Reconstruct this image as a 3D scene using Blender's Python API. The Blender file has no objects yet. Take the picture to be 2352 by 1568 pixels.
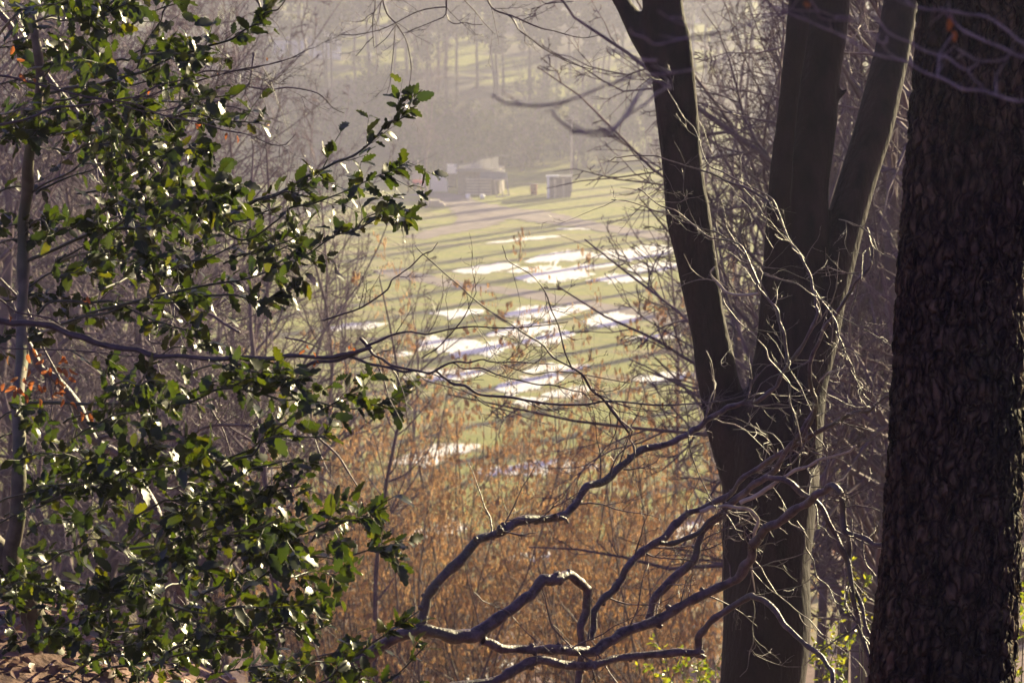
import bpy, math, random
import numpy as np
from mathutils import Vector, Matrix
RNG = np.random.default_rng(7)
random.seed(7)
R_ = math.radians
SC = bpy.context.scene
COL = SC.collection

# ------------------------------------------------------------ camera, light, exposure
PITCH = R_(10.0)
F = 5533.0            # focal length in units of a 2352 wide picture
cam = bpy.data.cameras.new('camera'); camo = bpy.data.objects.new('camera', cam); COL.objects.link(camo)
cam.sensor_width = 36.0; cam.lens = 36.0 * F / 2352.0
cam.clip_start = 0.05; cam.clip_end = 3000
camo.location = (0, 0, 0); camo.rotation_euler = (math.pi/2 - PITCH, 0, 0)
cam.dof.use_dof = True; cam.dof.focus_distance = 9.5; cam.dof.aperture_fstop = 8.0
SC.camera = camo

SUN_EL, SUN_AZ = R_(17.0), R_(42.0)      # azimuth measured from +Y towards +X
w = bpy.data.worlds.new('World'); SC.world = w; w.use_nodes = True
nt = w.node_tree; bg = nt.nodes['Background']
sky = nt.nodes.new('ShaderNodeTexSky'); sky.sky_type = 'NISHITA'; sky.sun_disc = False
sky.sun_elevation = SUN_EL; sky.sun_rotation = SUN_AZ
sky.dust_density = 1.0; sky.air_density = 1.0
tint = nt.nodes.new('ShaderNodeMix'); tint.data_type = 'RGBA'; tint.blend_type = 'MULTIPLY'
tint.inputs[0].default_value = 1.0
tint.inputs[7].default_value = (0.86, 0.64, 1.12, 1)
nt.links.new(sky.outputs[0], tint.inputs[6]); nt.links.new(tint.outputs[2], bg.inputs[0])
bg.inputs[1].default_value = 0.05
sl = bpy.data.lights.new('sun', 'SUN'); slo = bpy.data.objects.new('sun', sl); COL.objects.link(slo)
sl.energy = 5.0; sl.angle = R_(0.5); sl.color = (1.0, 0.86, 0.50)
sd = Vector((math.sin(SUN_AZ)*math.cos(SUN_EL), math.cos(SUN_AZ)*math.cos(SUN_EL), math.sin(SUN_EL)))
slo.rotation_euler = sd.to_track_quat('Z', 'Y').to_euler()
slo.location = sd*60
SC.view_settings.view_transform = 'Standard'; SC.view_settings.look = 'None'
SC.view_settings.gamma = 1.0; SC.view_settings.use_curve_mapping = False
SC.view_settings.exposure = 1.95
HAZE_DENSITY = 0.00085
HAZE_COLOR = (0.82, 0.81, 1.0, 1)
SC.render.engine = 'CYCLES'
cy = SC.cycles
cy.max_bounces = 5; cy.diffuse_bounces = 2; cy.glossy_bounces = 2; cy.transmission_bounces = 3
cy.volume_bounces = 1; cy.transparent_max_bounces = 4
cy.use_denoising = True; cy.caustics_reflective = False; cy.caustics_refractive = False

# ------------------------------------------------------------ helpers
FW = np.array([0, math.cos(PITCH), -math.sin(PITCH)]); UPV = np.array([0, math.sin(PITCH), math.cos(PITCH)]); RT = np.array([1., 0, 0])
def P(u, v, d):
    u = np.asarray(u, float)[..., None]; v = np.asarray(v, float)[..., None]; d = np.asarray(d, float)[..., None]
    return d*(FW + (u-1176)/F*RT + (784-v)/F*UPV)

def tag(o, label=None, cat=None, group=None, kind=None):
    if label: o['label'] = label
    if cat: o['category'] = cat
    if group: o['group'] = group
    if kind: o['kind'] = kind
    return o
def empty(name, loc=(0, 0, 0)):
    o = bpy.data.objects.new(name, None); COL.objects.link(o); o.location = loc; o.empty_display_size = .1
    return o
def link(name, me, parent=None, mats=None):
    o = bpy.data.objects.new(name, me); COL.objects.link(o)
    if parent is not None:
        o.parent = parent
        o.matrix_parent_inverse = Matrix.Translation(-Vector(parent.location))
    return o
def mesh_np(name, V, Q, mat, T=None, smooth=True, Qm=None):
    """vertices (n,3), quads (m,4), triangles (k,3)"""
    me = bpy.data.meshes.new(name)
    V = np.asarray(V, np.float32).reshape(-1, 3)
    nq = 0 if Q is None else len(Q); ntri = 0 if T is None else len(T)
    me.vertices.add(len(V)); me.vertices.foreach_set('co', V.ravel())
    loops = []
    if nq: loops.append(np.asarray(Q, np.int32).ravel())
    if ntri: loops.append(np.asarray(T, np.int32).ravel())
    L = np.concatenate(loops); me.loops.add(len(L)); me.loops.foreach_set('vertex_index', L)
    me.polygons.add(nq+ntri)
    st = np.concatenate([np.arange(nq)*4, nq*4+np.arange(ntri)*3]).astype(np.int32)
    me.polygons.foreach_set('loop_start', st)
    me.update(calc_edges=True)
    me.polygons.foreach_set('use_smooth', np.full(nq+ntri, smooth))
    if mat: me.materials.append(mat)
    me.validate()
    return me
def norm(a):
    return a/np.maximum(np.linalg.norm(a, axis=-1, keepdims=True), 1e-9)
def tubes(Pt, Rd, S=5, lump=0.0, cap=False):
    """Pt (N,K,3), Rd (N,K) -> V, Q"""
    N, K, _ = Pt.shape
    T = np.empty_like(Pt); T[:, 1:-1] = Pt[:, 2:]-Pt[:, :-2]; T[:, 0] = Pt[:, 1]-Pt[:, 0]; T[:, -1] = Pt[:, -1]-Pt[:, -2]
    T = norm(T)
    a = np.cross(T[:, 0], np.array([0.31, 0.52, 0.79])); a = norm(a)
    A = np.empty_like(Pt); A[:, 0] = a
    for k in range(1, K):
        a = A[:, k-1] - T[:, k]*np.sum(A[:, k-1]*T[:, k], -1, keepdims=True)
        A[:, k] = norm(a)
    B = np.cross(T, A)
    th = np.arange(S)*2*math.pi/S
    r = Rd[:, :, None]*np.ones(S)
    if lump: r = r*(1+lump*RNG.normal(size=r.shape))
    V = Pt[:, :, None, :] + r[..., None]*(np.cos(th)[None, None, :, None]*A[:, :, None, :] + np.sin(th)[None, None, :, None]*B[:, :, None, :])
    base = (np.arange(N)*K*S)[:, None, None] + (np.arange(K-1)*S)[None, :, None]
    i = np.arange(S)[None, None, :]; j = (np.arange(S)+1) % S; j = j[None, None, :]
    Q = np.stack([base+i, base+j, base+S+j, base+S+i], -1).reshape(-1, 4)
    return V.reshape(-1, 3), Q
def merge(parts):
    Vs, Qs, off = [], [], 0
    for V, Q in parts:
        Vs.append(V); Qs.append(Q+off); off += len(V)
    return np.concatenate(Vs), np.concatenate(Qs)
def catmull(pts, n=6):
    p = np.asarray(pts, float); q = np.vstack([2*p[0]-p[1], p, 2*p[-1]-p[-2]]); out = []
    for i in range(1, len(q)-2):
        for t in np.arange(n)/n:
            a, b, c, d = q[i-1], q[i], q[i+1], q[i+2]
            out.append(0.5*((2*b)+(-a+c)*t+(2*a-5*b+4*c-d)*t*t+(-a+3*b-3*c+d)*t**3))
    out.append(p[-1]); return np.array(out)
def resample(p, r, K):
    s = np.concatenate([[0], np.cumsum(np.linalg.norm(np.diff(p, axis=0), axis=1))]); t = np.linspace(0, s[-1], K)
    return np.stack([np.interp(t, s, p[:, i]) for i in range(3)], -1), np.interp(t, s, r)
def smooth_noise(n, k, amp):
    c = RNG.normal(size=(max(2, k), 3))*amp
    t = np.linspace(0, len(c)-1, n); return np.stack([np.interp(t, np.arange(len(c)), c[:, i]) for i in range(3)], -1)
class Field:      # smooth depth of a branch system, shared by all its branches
    def __init__(s, d, a=0.25, ku=0.006, kv=0.005, ph=0.0): s.d, s.a, s.ku, s.kv, s.ph = d, a, ku, kv, ph
    def __call__(s, u, v): return s.d + s.a*(np.sin(u*s.ku+s.ph)+0.7*np.sin(v*s.kv+1.7*s.ph+1))
def trace(pts, wid, fld, off=0.0, wob=0.0, n=6):
    """pixel polyline (u,v) with widths in pixels -> 3-D polyline and radii"""
    p = catmull([q[:2] for q in pts], n); m = len(p)
    wv = np.interp(np.linspace(0, 1, m), np.linspace(0, 1, len(wid)), wid)
    d = fld(p[:, 0], p[:, 1]) + off*np.linspace(0, 1, m)
    X = P(p[:, 0], p[:, 1], d)
    r = wv/2*d/F
    if wob:
        X = X + smooth_noise(m, max(3, m//3), wob)*np.minimum(1, np.arange(m)/3.0)[:, None]
        r = r*(1+0.10*np.interp(np.arange(m), np.arange(0, m+3, 2), RNG.normal(size=len(np.arange(0, m+3, 2)))))
    return X, r
def grow(Pt, Rd, n, length, K, ang, curl=.25, grav=0., rs=.6, rend=.25, t0=.15, rel=False, flat=0.0, maxr=None, minr=0.0):
    N, K0, _ = Pt.shape
    M = N*n
    pi = np.repeat(np.arange(N), n)
    t = (t0+(1-t0)*RNG.random(M))*(K0-1-1e-3); i = t.astype(int); f = (t-i)[:, None]
    pos = Pt[pi, i]*(1-f)+Pt[pi, i+1]*f; T = norm(Pt[pi, i+1]-Pt[pi, i])
    r0 = (Rd[pi, i]*(1-f[:, 0])+Rd[pi, i+1]*f[:, 0])*rs
    if maxr is not None: r0 = np.minimum(r0, maxr)
    r0 = np.maximum(r0, minr)
    q = RNG.normal(size=(M, 3)); q[:, 1] *= (1-flat); q = norm(q-T*np.sum(q*T, -1, keepdims=True))
    a = ang*(0.7+0.6*RNG.random(M))[:, None]
    d = norm(np.cos(a)*T+np.sin(a)*q)
    L = length*(0.45+0.8*RNG.random(M))
    if rel:
        pl = np.linalg.norm(np.diff(Pt, axis=1), axis=-1).sum(1); L = L*pl[pi]*(1.15-t/(K0-1))
    out = np.empty((M, K, 3)); out[:, 0] = pos
    st = (L/(K-1))[:, None]
    for k in range(1, K):
        d = norm(d+curl*RNG.normal(size=(M, 3))+np.array([0, 0, grav])); out[:, k] = out[:, k-1]+d*st
    R = r0[:, None]*(1-(1-rend)*np.linspace(0, 1, K))[None]
    return out, R
def rays_to_ground(u, v):
    d = np.linspace(14, 460, 2400); X = P(np.full_like(d, u), np.full_like(d, v), d)
    h = X[:, 2]-terrain(X[:, 0], X[:, 1]); k = np.argmax(h < 0)
    if h[k] >= 0: k = len(d)-1
    a = h[k-1]/(h[k-1]-h[k]+1e-9) if k else 0
    q = X[k-1]*(1-a)+X[k]*a if k else X[0]
    return q

# ------------------------------------------------------------ materials
def material(name): 
    m = bpy.data.materials.new(name); m.use_nodes = True
    return m, m.node_tree, m.node_tree.nodes['Principled BSDF']
def noise_mat(name, c1, c2, scale=6, rough=.8, bump=.0, bscale=None, stretch=(1, 1, 1), c3=None, spec=.3, s2=None, detail=5):
    m, t, b = material(name)
    tc = t.nodes.new('ShaderNodeTexCoord'); mp = t.nodes.new('ShaderNodeMapping'); mp.inputs['Scale'].default_value = stretch
    t.links.new(tc.outputs['Object'], mp.inputs[0])
    n = t.nodes.new('ShaderNodeTexNoise'); n.inputs['Scale'].default_value = scale; n.inputs['Detail'].default_value = detail
    t.links.new(mp.outputs[0], n.inputs['Vector'])
    r = t.nodes.new('ShaderNodeValToRGB'); e = r.color_ramp.elements
    e[0].position = .35; e[0].color = (*c1, 1); e[1].position = .65; e[1].color = (*c2, 1)
    t.links.new(n.outputs[0], r.inputs[0])
    src = r.outputs[0]
    if c3:
        n2 = t.nodes.new('ShaderNodeTexNoise'); n2.inputs['Scale'].default_value = s2 or scale*.25; n2.inputs['Detail'].default_value = 3
        t.links.new(mp.outputs[0], n2.inputs['Vector'])
        r2 = t.nodes.new('ShaderNodeValToRGB'); r2.color_ramp.elements[0].position = .48; r2.color_ramp.elements[1].position = .62
        t.links.new(n2.outputs[0], r2.inputs[0])
        mx = t.nodes.new('ShaderNodeMix'); mx.data_type = 'RGBA'
        t.links.new(r2.outputs[0], mx.inputs[0]); t.links.new(src, mx.inputs[6]); mx.inputs[7].default_value = (*c3, 1); src = mx.outputs[2]
    t.links.new(src, b.inputs['Base Color'])
    b.inputs['Roughness'].default_value = rough; b.inputs['Specular IOR Level'].default_value = spec
    if bump:
        n3 = t.nodes.new('ShaderNodeTexNoise'); n3.inputs['Scale'].default_value = bscale or scale*3; n3.inputs['Detail'].default_value = 6
        t.links.new(mp.outputs[0], n3.inputs['Vector'])
        bp = t.nodes.new('ShaderNodeBump'); bp.inputs['Strength'].default_value = 1; bp.inputs['Distance'].default_value = bump
        t.links.new(n3.outputs[0], bp.inputs['Height']); t.links.new(bp.outputs[0], b.inputs['Normal'])
    return m
def leaf_mat(name, cols, trans=.45, rough=.3, spec=.5, tcol=None):
    """thin leaf: diffuse + gloss above, light coming through from behind; colour differs leaf by leaf"""
    m, t, b = material(name)
    out = t.nodes['Material Output']
    g = t.nodes.new('ShaderNodeNewGeometry'); oi = t.nodes.new('ShaderNodeObjectInfo')
    ad = t.nodes.new('ShaderNodeMath'); ad.operation = 'ADD'; fr = t.nodes.new('ShaderNodeMath'); fr.operation = 'FRACT'
    t.links.new(g.outputs['Random Per Island'], ad.inputs[0]); t.links.new(oi.outputs['Random'], ad.inputs[1]); t.links.new(ad.outputs[0], fr.inputs[0])
    r = t.nodes.new('ShaderNodeValToRGB'); e = r.color_ramp.elements
    while len(e) < len(cols): e.new(.5)
    for k, c in enumerate(cols): e[k].position = k/(len(cols)-1); e[k].color = (*c, 1)
    t.links.new(fr.outputs[0], r.inputs[0])
    nz = t.nodes.new('ShaderNodeTexNoise'); nz.inputs['Scale'].default_value = 60
    tcn = t.nodes.new('ShaderNodeTexCoord'); t.links.new(tcn.outputs['Object'], nz.inputs['Vector'])
    hs = t.nodes.new('ShaderNodeHueSaturation'); mr = t.nodes.new('ShaderNodeMapRange')
    mr.inputs[1].default_value = .3; mr.inputs[2].default_value = .7; mr.inputs[3].default_value = .7; mr.inputs[4].default_value = 1.25
    t.links.new(nz.outputs[0], mr.inputs[0]); t.links.new(mr.outputs[0], hs.inputs['Value']); t.links.new(r.outputs[0], hs.inputs['Color'])
    t.links.new(hs.outputs[0], b.inputs['Base Color']); b.inputs['Roughness'].default_value = rough; b.inputs['Specular IOR Level'].default_value = spec
    tr = t.nodes.new('ShaderNodeBsdfTranslucent'); mx = t.nodes.new('ShaderNodeMixShader'); mx.inputs[0].default_value = trans
    if tcol:
        mc = t.nodes.new('ShaderNodeMix'); mc.data_type = 'RGBA'; mc.blend_type = 'MULTIPLY'; mc.inputs[0].default_value = 1
        t.links.new(hs.outputs[0], mc.inputs[6]); mc.inputs[7].default_value = (*tcol, 1); t.links.new(mc.outputs[2], tr.inputs[0])
    else: t.links.new(hs.outputs[0], tr.inputs[0])
    t.links.new(b.outputs[0], mx.inputs[1]); t.links.new(tr.outputs[0], mx.inputs[2]); t.links.new(mx.outputs[0], out.inputs['Surface'])
    return m
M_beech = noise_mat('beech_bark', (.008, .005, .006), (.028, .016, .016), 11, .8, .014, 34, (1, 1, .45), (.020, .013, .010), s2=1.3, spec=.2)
M_limb = noise_mat('limb_bark', (.035, .021, .025), (.13, .088, .092), 28, .5, .006, 90, (1, 1, 1), (.075, .065, .045), s2=5, spec=.5)
M_twig = noise_mat('twig_bark', (.035, .022, .026), (.075, .05, .052), 30, .5, spec=.5)
M_near = noise_mat('sunlit_twig_bark', (.10, .060, .058), (.24, .16, .14), 40, .45, spec=.6)  # sunlight on the near twigs is put into this lighter, pinker bark colour
M_pale = noise_mat('barkless_wood', (.33, .27, .21), (.45, .38, .30), 30, .7, .001, 120)
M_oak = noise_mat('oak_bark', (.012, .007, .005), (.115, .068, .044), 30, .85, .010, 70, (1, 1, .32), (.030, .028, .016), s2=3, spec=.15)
M_hstem = noise_mat('holly_bark', (.07, .055, .045), (.14, .115, .085), 20, .7, .002, 90, c3=(.08, .085, .05), s2=4)
M_htwig = noise_mat('holly_twig', (.025, .030, .018), (.06, .055, .035), 30, .5)
M_holly = leaf_mat('holly_leaf', [(.010, .019, .006), (.016, .028, .006), (.012, .023, .008), (.026, .038, .006), (.009, .018, .010), (.018, .031, .006), (.012, .021, .006), (.018, .029, .006), (.050, .058, .007)], .48, .38, .55, (2.7, 2.3, .45))
M_orange = leaf_mat('dry_beech_leaf', [(.20, .075, .028), (.28, .12, .045), (.16, .05, .02)], .5, .5, .3, (1.5, 1.2, 1.0))
M_yellowg = leaf_mat('young_leaf', [(.06, .10, .012), (.16, .20, .015), (.30, .28, .02), (.09, .13, .02)], .5, .35, .5, (1.5, 1.5, 1))
M_catkin = leaf_mat('catkin', [(.82, .57, .33), (.88, .67, .38), (.75, .50, .32), (.92, .73, .45)], .6, .8, .1)
M_hazel = noise_mat('hazel_bark', (.10, .075, .065), (.20, .15, .12), 8, .7)
M_bare = noise_mat('bare_bark', (.065, .040, .055), (.14, .092, .112), 3, .8)
M_hill = noise_mat('hill_bark', (.05, .042, .036), (.10, .08, .06), 3, .9)
M_ever = leaf_mat('evergreen_foliage', [(.03, .045, .018), (.06, .07, .02), (.045, .055, .025), (.12, .12, .03)], .3, .7, .2)
M_litter = leaf_mat('leaf_litter', [(.10, .050, .040), (.20, .11, .085), (.14, .075, .06), (.28, .18, .14)], .15, .55, .4)
M_snow = noise_mat('snow', (.62, .60, .50), (.84, .82, .74), 2.2, .6, .04, 4)
M_mud = noise_mat('mud_track', (.11, .085, .070), (.19, .15, .12), .9, .8, .03, 6)
M_cream = noise_mat('cream_boards', (.55, .52, .44), (.66, .62, .53), 2, .8)
M_sheet = leaf_mat('translucent_sheet', [(.50, .49, .44), (.60, .58, .52)], .4, .6, .3)
M_sheet2 = leaf_mat('white_polythene', [(.80, .79, .74), (.86, .85, .80)], .65, .5, .4)
M_white = noise_mat('white_paint', (.72, .71, .68), (.82, .81, .78), 2, .6)
M_wood = noise_mat('weathered_boards', (.10, .085, .075), (.20, .17, .14), 3, .85, stretch=(1, 1, 6))
M_woodl = noise_mat('pale_timber', (.34, .29, .22), (.46, .40, .31), 3, .8)
M_roof = noise_mat('roof_felt', (.09, .085, .085), (.15, .14, .14), 3, .8)
M_dark = noise_mat('dark_opening', (.02, .02, .022), (.035, .034, .035), 3, .9)
M_red = noise_mat('red_paint', (.50, .05, .05), (.62, .08, .07), 3, .5)
M_tarp = noise_mat('blue_grey_sheet', (.09, .10, .14), (.14, .15, .20), 3, .5)
M_glass = noise_mat('window_glass', (.04, .05, .06), (.06, .07, .08), 3, .1, spec=.8)

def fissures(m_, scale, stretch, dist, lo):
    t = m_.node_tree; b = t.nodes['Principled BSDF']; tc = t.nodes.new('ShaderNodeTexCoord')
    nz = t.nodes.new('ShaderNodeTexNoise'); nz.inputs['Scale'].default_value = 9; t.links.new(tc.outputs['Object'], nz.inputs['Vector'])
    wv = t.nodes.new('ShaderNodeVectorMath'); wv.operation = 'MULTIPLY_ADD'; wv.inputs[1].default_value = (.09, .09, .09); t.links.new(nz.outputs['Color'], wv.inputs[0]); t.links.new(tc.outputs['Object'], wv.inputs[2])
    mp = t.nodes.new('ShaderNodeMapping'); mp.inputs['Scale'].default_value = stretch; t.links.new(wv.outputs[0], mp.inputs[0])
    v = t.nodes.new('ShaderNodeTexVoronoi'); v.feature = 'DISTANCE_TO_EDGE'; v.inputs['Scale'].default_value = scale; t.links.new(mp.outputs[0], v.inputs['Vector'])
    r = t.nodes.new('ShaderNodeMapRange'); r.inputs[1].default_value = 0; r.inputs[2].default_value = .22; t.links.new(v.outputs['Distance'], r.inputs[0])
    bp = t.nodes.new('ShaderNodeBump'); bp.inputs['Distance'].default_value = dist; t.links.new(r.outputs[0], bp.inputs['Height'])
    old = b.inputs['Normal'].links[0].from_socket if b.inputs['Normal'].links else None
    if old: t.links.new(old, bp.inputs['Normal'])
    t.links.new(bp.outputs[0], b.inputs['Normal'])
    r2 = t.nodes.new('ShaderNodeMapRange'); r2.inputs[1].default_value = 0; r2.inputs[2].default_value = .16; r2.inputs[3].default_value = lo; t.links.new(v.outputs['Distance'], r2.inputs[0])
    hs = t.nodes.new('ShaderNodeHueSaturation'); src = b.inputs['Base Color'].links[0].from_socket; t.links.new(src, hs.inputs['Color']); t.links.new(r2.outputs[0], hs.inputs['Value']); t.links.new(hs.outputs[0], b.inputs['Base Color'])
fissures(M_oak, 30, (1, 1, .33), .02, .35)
# ------------------------------------------------------------ terrain
def sstep(a, b, x): t = np.clip((x-a)/(b-a), 0, 1); return t*t*(3-2*t)
PY = [-40, 0, 10, 16, 25, 40, 60, 80, 92, 218, 232, 255, 300, 400, 520, 700]
PZ = [3.0, -1.75, -3.9, -6.1, -9.6, -15., -20., -22.6, -23., -23., -22.3, -19.7, -16.0, -10., -1., 8.]
def terrain(x, y):
    x = np.asarray(x, float); y = np.asarray(y, float)
    z = np.interp(y, PY, PZ)
    n = .5*np.sin(x*.21+y*.13)+.35*np.sin(x*.47-y*.31+2)+.2*np.sin(x*.9+y*.8)
    rough = (1-sstep(55, 90, y))*sstep(12, 30, y)+sstep(222, 260, y)
    z = z+n*.5*rough + .04*np.sin(x*2.1+y*1.3)*(1-sstep(10, 40, y))
    z = z+1.0*np.exp(-((x+2.2)**2/2.6+(y-9.5)**2/9.0))
    z = z+sstep(6, 40, -x)*2.0*(1-sstep(60, 95, y))*sstep(10, 30, y)
    return z
def axis(br):
    out = []
    for a, b, s in br: out += list(np.arange(a, b, s))
    return np.array(out+[br[-1][1]])
gx = axis([(-900, -150, 50), (-150, -30, 6), (-30, -6, 1.2), (-6, 6, .15), (6, 30, 1.2), (30, 150, 6), (150, 900, 50)])
gy = axis([(-60, 2, 4), (2, 24, .15), (24, 60, .8), (60, 240, 3), (240, 700, 12)])
X, Y = np.meshgrid(gx, gy); Z = terrain(X, Y)
near = (1-sstep(18, 26, Y))*(np.abs(X) < 8)
Z = Z+near*RNG.normal(size=Z.shape)*.018
nx_, ny_ = len(gx), len(gy)
idx = np.arange(nx_*ny_).reshape(ny_, nx_)
Q = np.stack([idx[:-1, :-1], idx[:-1, 1:], idx[1:, 1:], idx[1:, :-1]], -1).reshape(-1, 4)
m, t, b = material('ground')
tc = t.nodes.new('ShaderNodeTexCoord')
def N(kind, **kw):
    n = t.nodes.new(kind)
    for k, v in kw.items(): n.inputs[k].default_value = v
    return n
def ramp(src, els):
    r = t.nodes.new('ShaderNodeValToRGB'); e = r.color_ramp.elements
    while len(e) < len(els): e.new(.5)
    for k, (p, c) in enumerate(els): e[k].position = p; e[k].color = (*c, 1)
    t.links.new(src, r.inputs[0]); return r.outputs[0]
def mixc(f, a, bb):
    mx = t.nodes.new('ShaderNodeMix'); mx.data_type = 'RGBA'; t.links.new(f, mx.inputs[0]); t.links.new(a, mx.inputs[6]); t.links.new(bb, mx.inputs[7]); return mx.outputs[2]
n1 = N('ShaderNodeTexNoise', Scale=.22, Detail=6); t.links.new(tc.outputs['Object'], n1.inputs['Vector'])
n2 = N('ShaderNodeTexNoise', Scale=2.5, Detail=8); t.links.new(tc.outputs['Object'], n2.inputs['Vector'])
n3 = N('ShaderNodeTexNoise', Scale=9, Detail=8); t.links.new(tc.outputs['Object'], n3.inputs['Vector'])
mp = N('ShaderNodeMapping'); mp.inputs['Rotation'].default_value = (0, 0, R_(46)); mp.inputs['Scale'].default_value = (.05, .45, 1)
t.links.new(tc.outputs['Object'], mp.inputs[0])
n4 = N('ShaderNodeTexNoise', Scale=1.6, Detail=5); t.links.new(mp.outputs[0], n4.inputs['Vector'])
gA = ramp(n2.outputs[0], [(.3, (.12, .14, .024)), (.55, (.20, .21, .036)), (.75, (.27, .24, .06))])
gB = ramp(n2.outputs[0], [(.3, (.15, .12, .06)), (.7, (.25, .20, .11))])
f1 = ramp(n4.outputs[0], [(.50, (0, 0, 0)), (.68, (1, 1, 1))])
grass = mixc(f1, gA, gB)
lit = ramp(n3.outputs[0], [(.3, (.055, .030, .026)), (.5, (.12, .072, .058)), (.72, (.23, .15, .125))])
sep = N('ShaderNodeSeparateXYZ'); t.links.new(tc.outputs['Object'], sep.inputs[0])
mr = N('ShaderNodeMapRange'); mr.inputs[1].default_value = 66; mr.inputs[2].default_value = 92
ad = N('ShaderNodeMath'); ad.operation = 'MULTIPLY_ADD'; ad.inputs[1].default_value = 40; t.links.new(n1.outputs[0], ad.inputs[0]); t.links.new(sep.outputs[1], ad.inputs[2])
ad2 = N('ShaderNodeMath'); ad2.operation = 'SUBTRACT'; ad2.inputs[1].default_value = 20; t.links.new(ad.outputs[0], ad2.inputs[0])
t.links.new(ad2.outputs[0], mr.inputs[0])
low = mixc(mr.outputs[0], lit, grass)
n5 = N('ShaderNodeTexNoise', Scale=.055, Detail=5); t.links.new(tc.outputs['Object'], n5.inputs['Vector'])
brk = ramp(n2.outputs[0], [(.3, (.05, .045, .030)), (.7, (.10, .085, .055))])
clr = ramp(n5.outputs[0], [(.46, (0, 0, 0)), (.52, (1, 1, 1))])
hillc = mixc(clr, brk, gA)
mh = N('ShaderNodeMapRange'); mh.inputs[1].default_value = 222; mh.inputs[2].default_value = 230; t.links.new(sep.outputs[1], mh.inputs[0])
t.links.new(mixc(mh.outputs[0], low, hillc), b.inputs['Base Color'])
bp = N('ShaderNodeBump', Strength=1, Distance=.05); t.links.new(n3.outputs[0], bp.inputs['Height']); t.links.new(bp.outputs[0], b.inputs['Normal'])
b.inputs['Roughness'].default_value = .9; b.inputs['Specular IOR Level'].default_value = .15
ground = link('ground', mesh_np('ground', np.stack([X, Y, Z], -1).reshape(-1, 3), Q, m)); tag(ground, kind='structure')

# tracks and snow lie on the ground as thin sheets
def strip(name, pts, wid, mat, lift, cols=5, rag=.12, n=10):
    p = catmull(pts, n); m_ = len(p)
    c = np.array([rays_to_ground(u, v) for u, v in p])
    d = norm(np.gradient(c[:, :2], axis=0)); nn = np.stack([-d[:, 1], d[:, 0]], -1)
    wv = np.interp(np.linspace(0, 1, m_), np.linspace(0, 1, len(wid)), wid)
    rows = []
    for s in np.linspace(-1, 1, cols):
        o = wv/2*s*(1+rag*RNG.normal(size=m_)*abs(s))
        xy = c[:, :2]+nn*o[:, None]; rows.append(np.column_stack([xy, terrain(xy[:, 0], xy[:, 1])+lift]))
    V = np.array(rows).reshape(-1, 3); ii = np.arange(cols*m_).reshape(cols, m_)
    Q = np.stack([ii[:-1, :-1], ii[1:, :-1], ii[1:, 1:], ii[:-1, 1:]], -1).reshape(-1, 4)
    return V, Q
def z3(a, b_): return (752.6+.36*a, 564.5+.36*b_)
def zs(a, b_): return (893.8+.21*a, 310.5+.21*b_)
V, Q = strip('track', [z3(380, 150), z3(470, 180), z3(800, 245), z3(1200, 297), z3(1600, 368), z3(2020, 445), z3(2600, 560)], [2.2, 2.4, 2.3], M_mud, .02)
tag(link('farm_track', mesh_np('farm_track', V, Q, M_mud)), kind='structure')
V, Q = merge([strip('l', [zs(250, 1130), zs(600, 1050), zs(900, 985), zs(1030, 900), zs(980, 830), zs(820, 750), zs(600, 660), zs(300, 640)], [2.0, 3.0, 4.5, 3, 3], M_mud, .03),
              strip('r', [zs(760, 745), zs(1150, 830), zs(1500, 880), zs(1900, 945), zs(2300, 1010), zs(3200, 1150)], [3.0, 6.0, 3.5, 2.5], M_mud, .045)])
tag(link('track', mesh_np('track', V, Q, M_mud)), kind='structure')
lens = [(z3(790, 165), z3(1240, 125), 45), (z3(1250, 105), z3(1720, 50), 50), (z3(1600, 80), z3(2230, 22), 60), (z3(1140, 170), z3(1480, 137), 22),
        (z3(1190, 207), z3(1720, 182), 62), (z3(1480, 152), z3(1900, 122), 30), (z3(1640, 222), z3(2100, 208), 34), (z3(1900, 152), z3(2260, 128), 56),
        (z3(640, 433), z3(1010, 418), 42), (z3(1110, 448), z3(1690, 398), 74), (z3(1620, 486), z3(2020, 450), 60), (z3(1000, 574), z3(1500, 520), 64),
        (z3(520, 646), z3(980, 620), 58), (z3(760, 694), z3(1220, 640), 54), (z3(1230, 620), z3(1590, 568), 48), (z3(-60, 548), z3(390, 495), 34),
        (z3(460, 850), z3(1010, 815), 52), (z3(1060, 910), z3(1520, 850), 72), (z3(1240, 806), z3(1680, 765), 50), (z3(1940, 860), z3(2352, 820), 40),
        (z3(1350, 960), z3(1700, 905), 40), (z3(380, 703), z3(560, 690), 20), (z3(1880, 594), z3(2300, 570), 25), (z3(1180, 1010), z3(1420, 985), 40),
        ((1112, 560), (1300, 542), 13), ((1274, 527), (1366, 526), 11), ((890, 1062), (1110, 1022), 110), ((1080, 1085), (1400, 1070), 60),
        ((900, 1240), (1080, 1210), 120), ((1150, 1290), (1340, 1255), 110), ((1830, 1285), (2070, 1235), 120), ((1920, 1212), (2050, 1185), 90),
        ((1480, 1250), (1640, 1200), 110), ((470, 1125), (640, 1085), 120), ((1060, 1562), (1200, 1530), 120), ((1700, 700), (2060, 665), 40), ((1750, 880), (2050, 850), 60),
        ((2000, 1010), (2200, 980), 70), ((600, 1010), (760, 985), 40), ((1340, 1390), (1480, 1360), 90)]
def wavy(tt, k, a):
    return 1+a*sum(np.sin(tt*q*2.2+RNG.random()*6.28)*RNG.normal()/q**.5 for q in range(1, k))
parts = []
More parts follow.
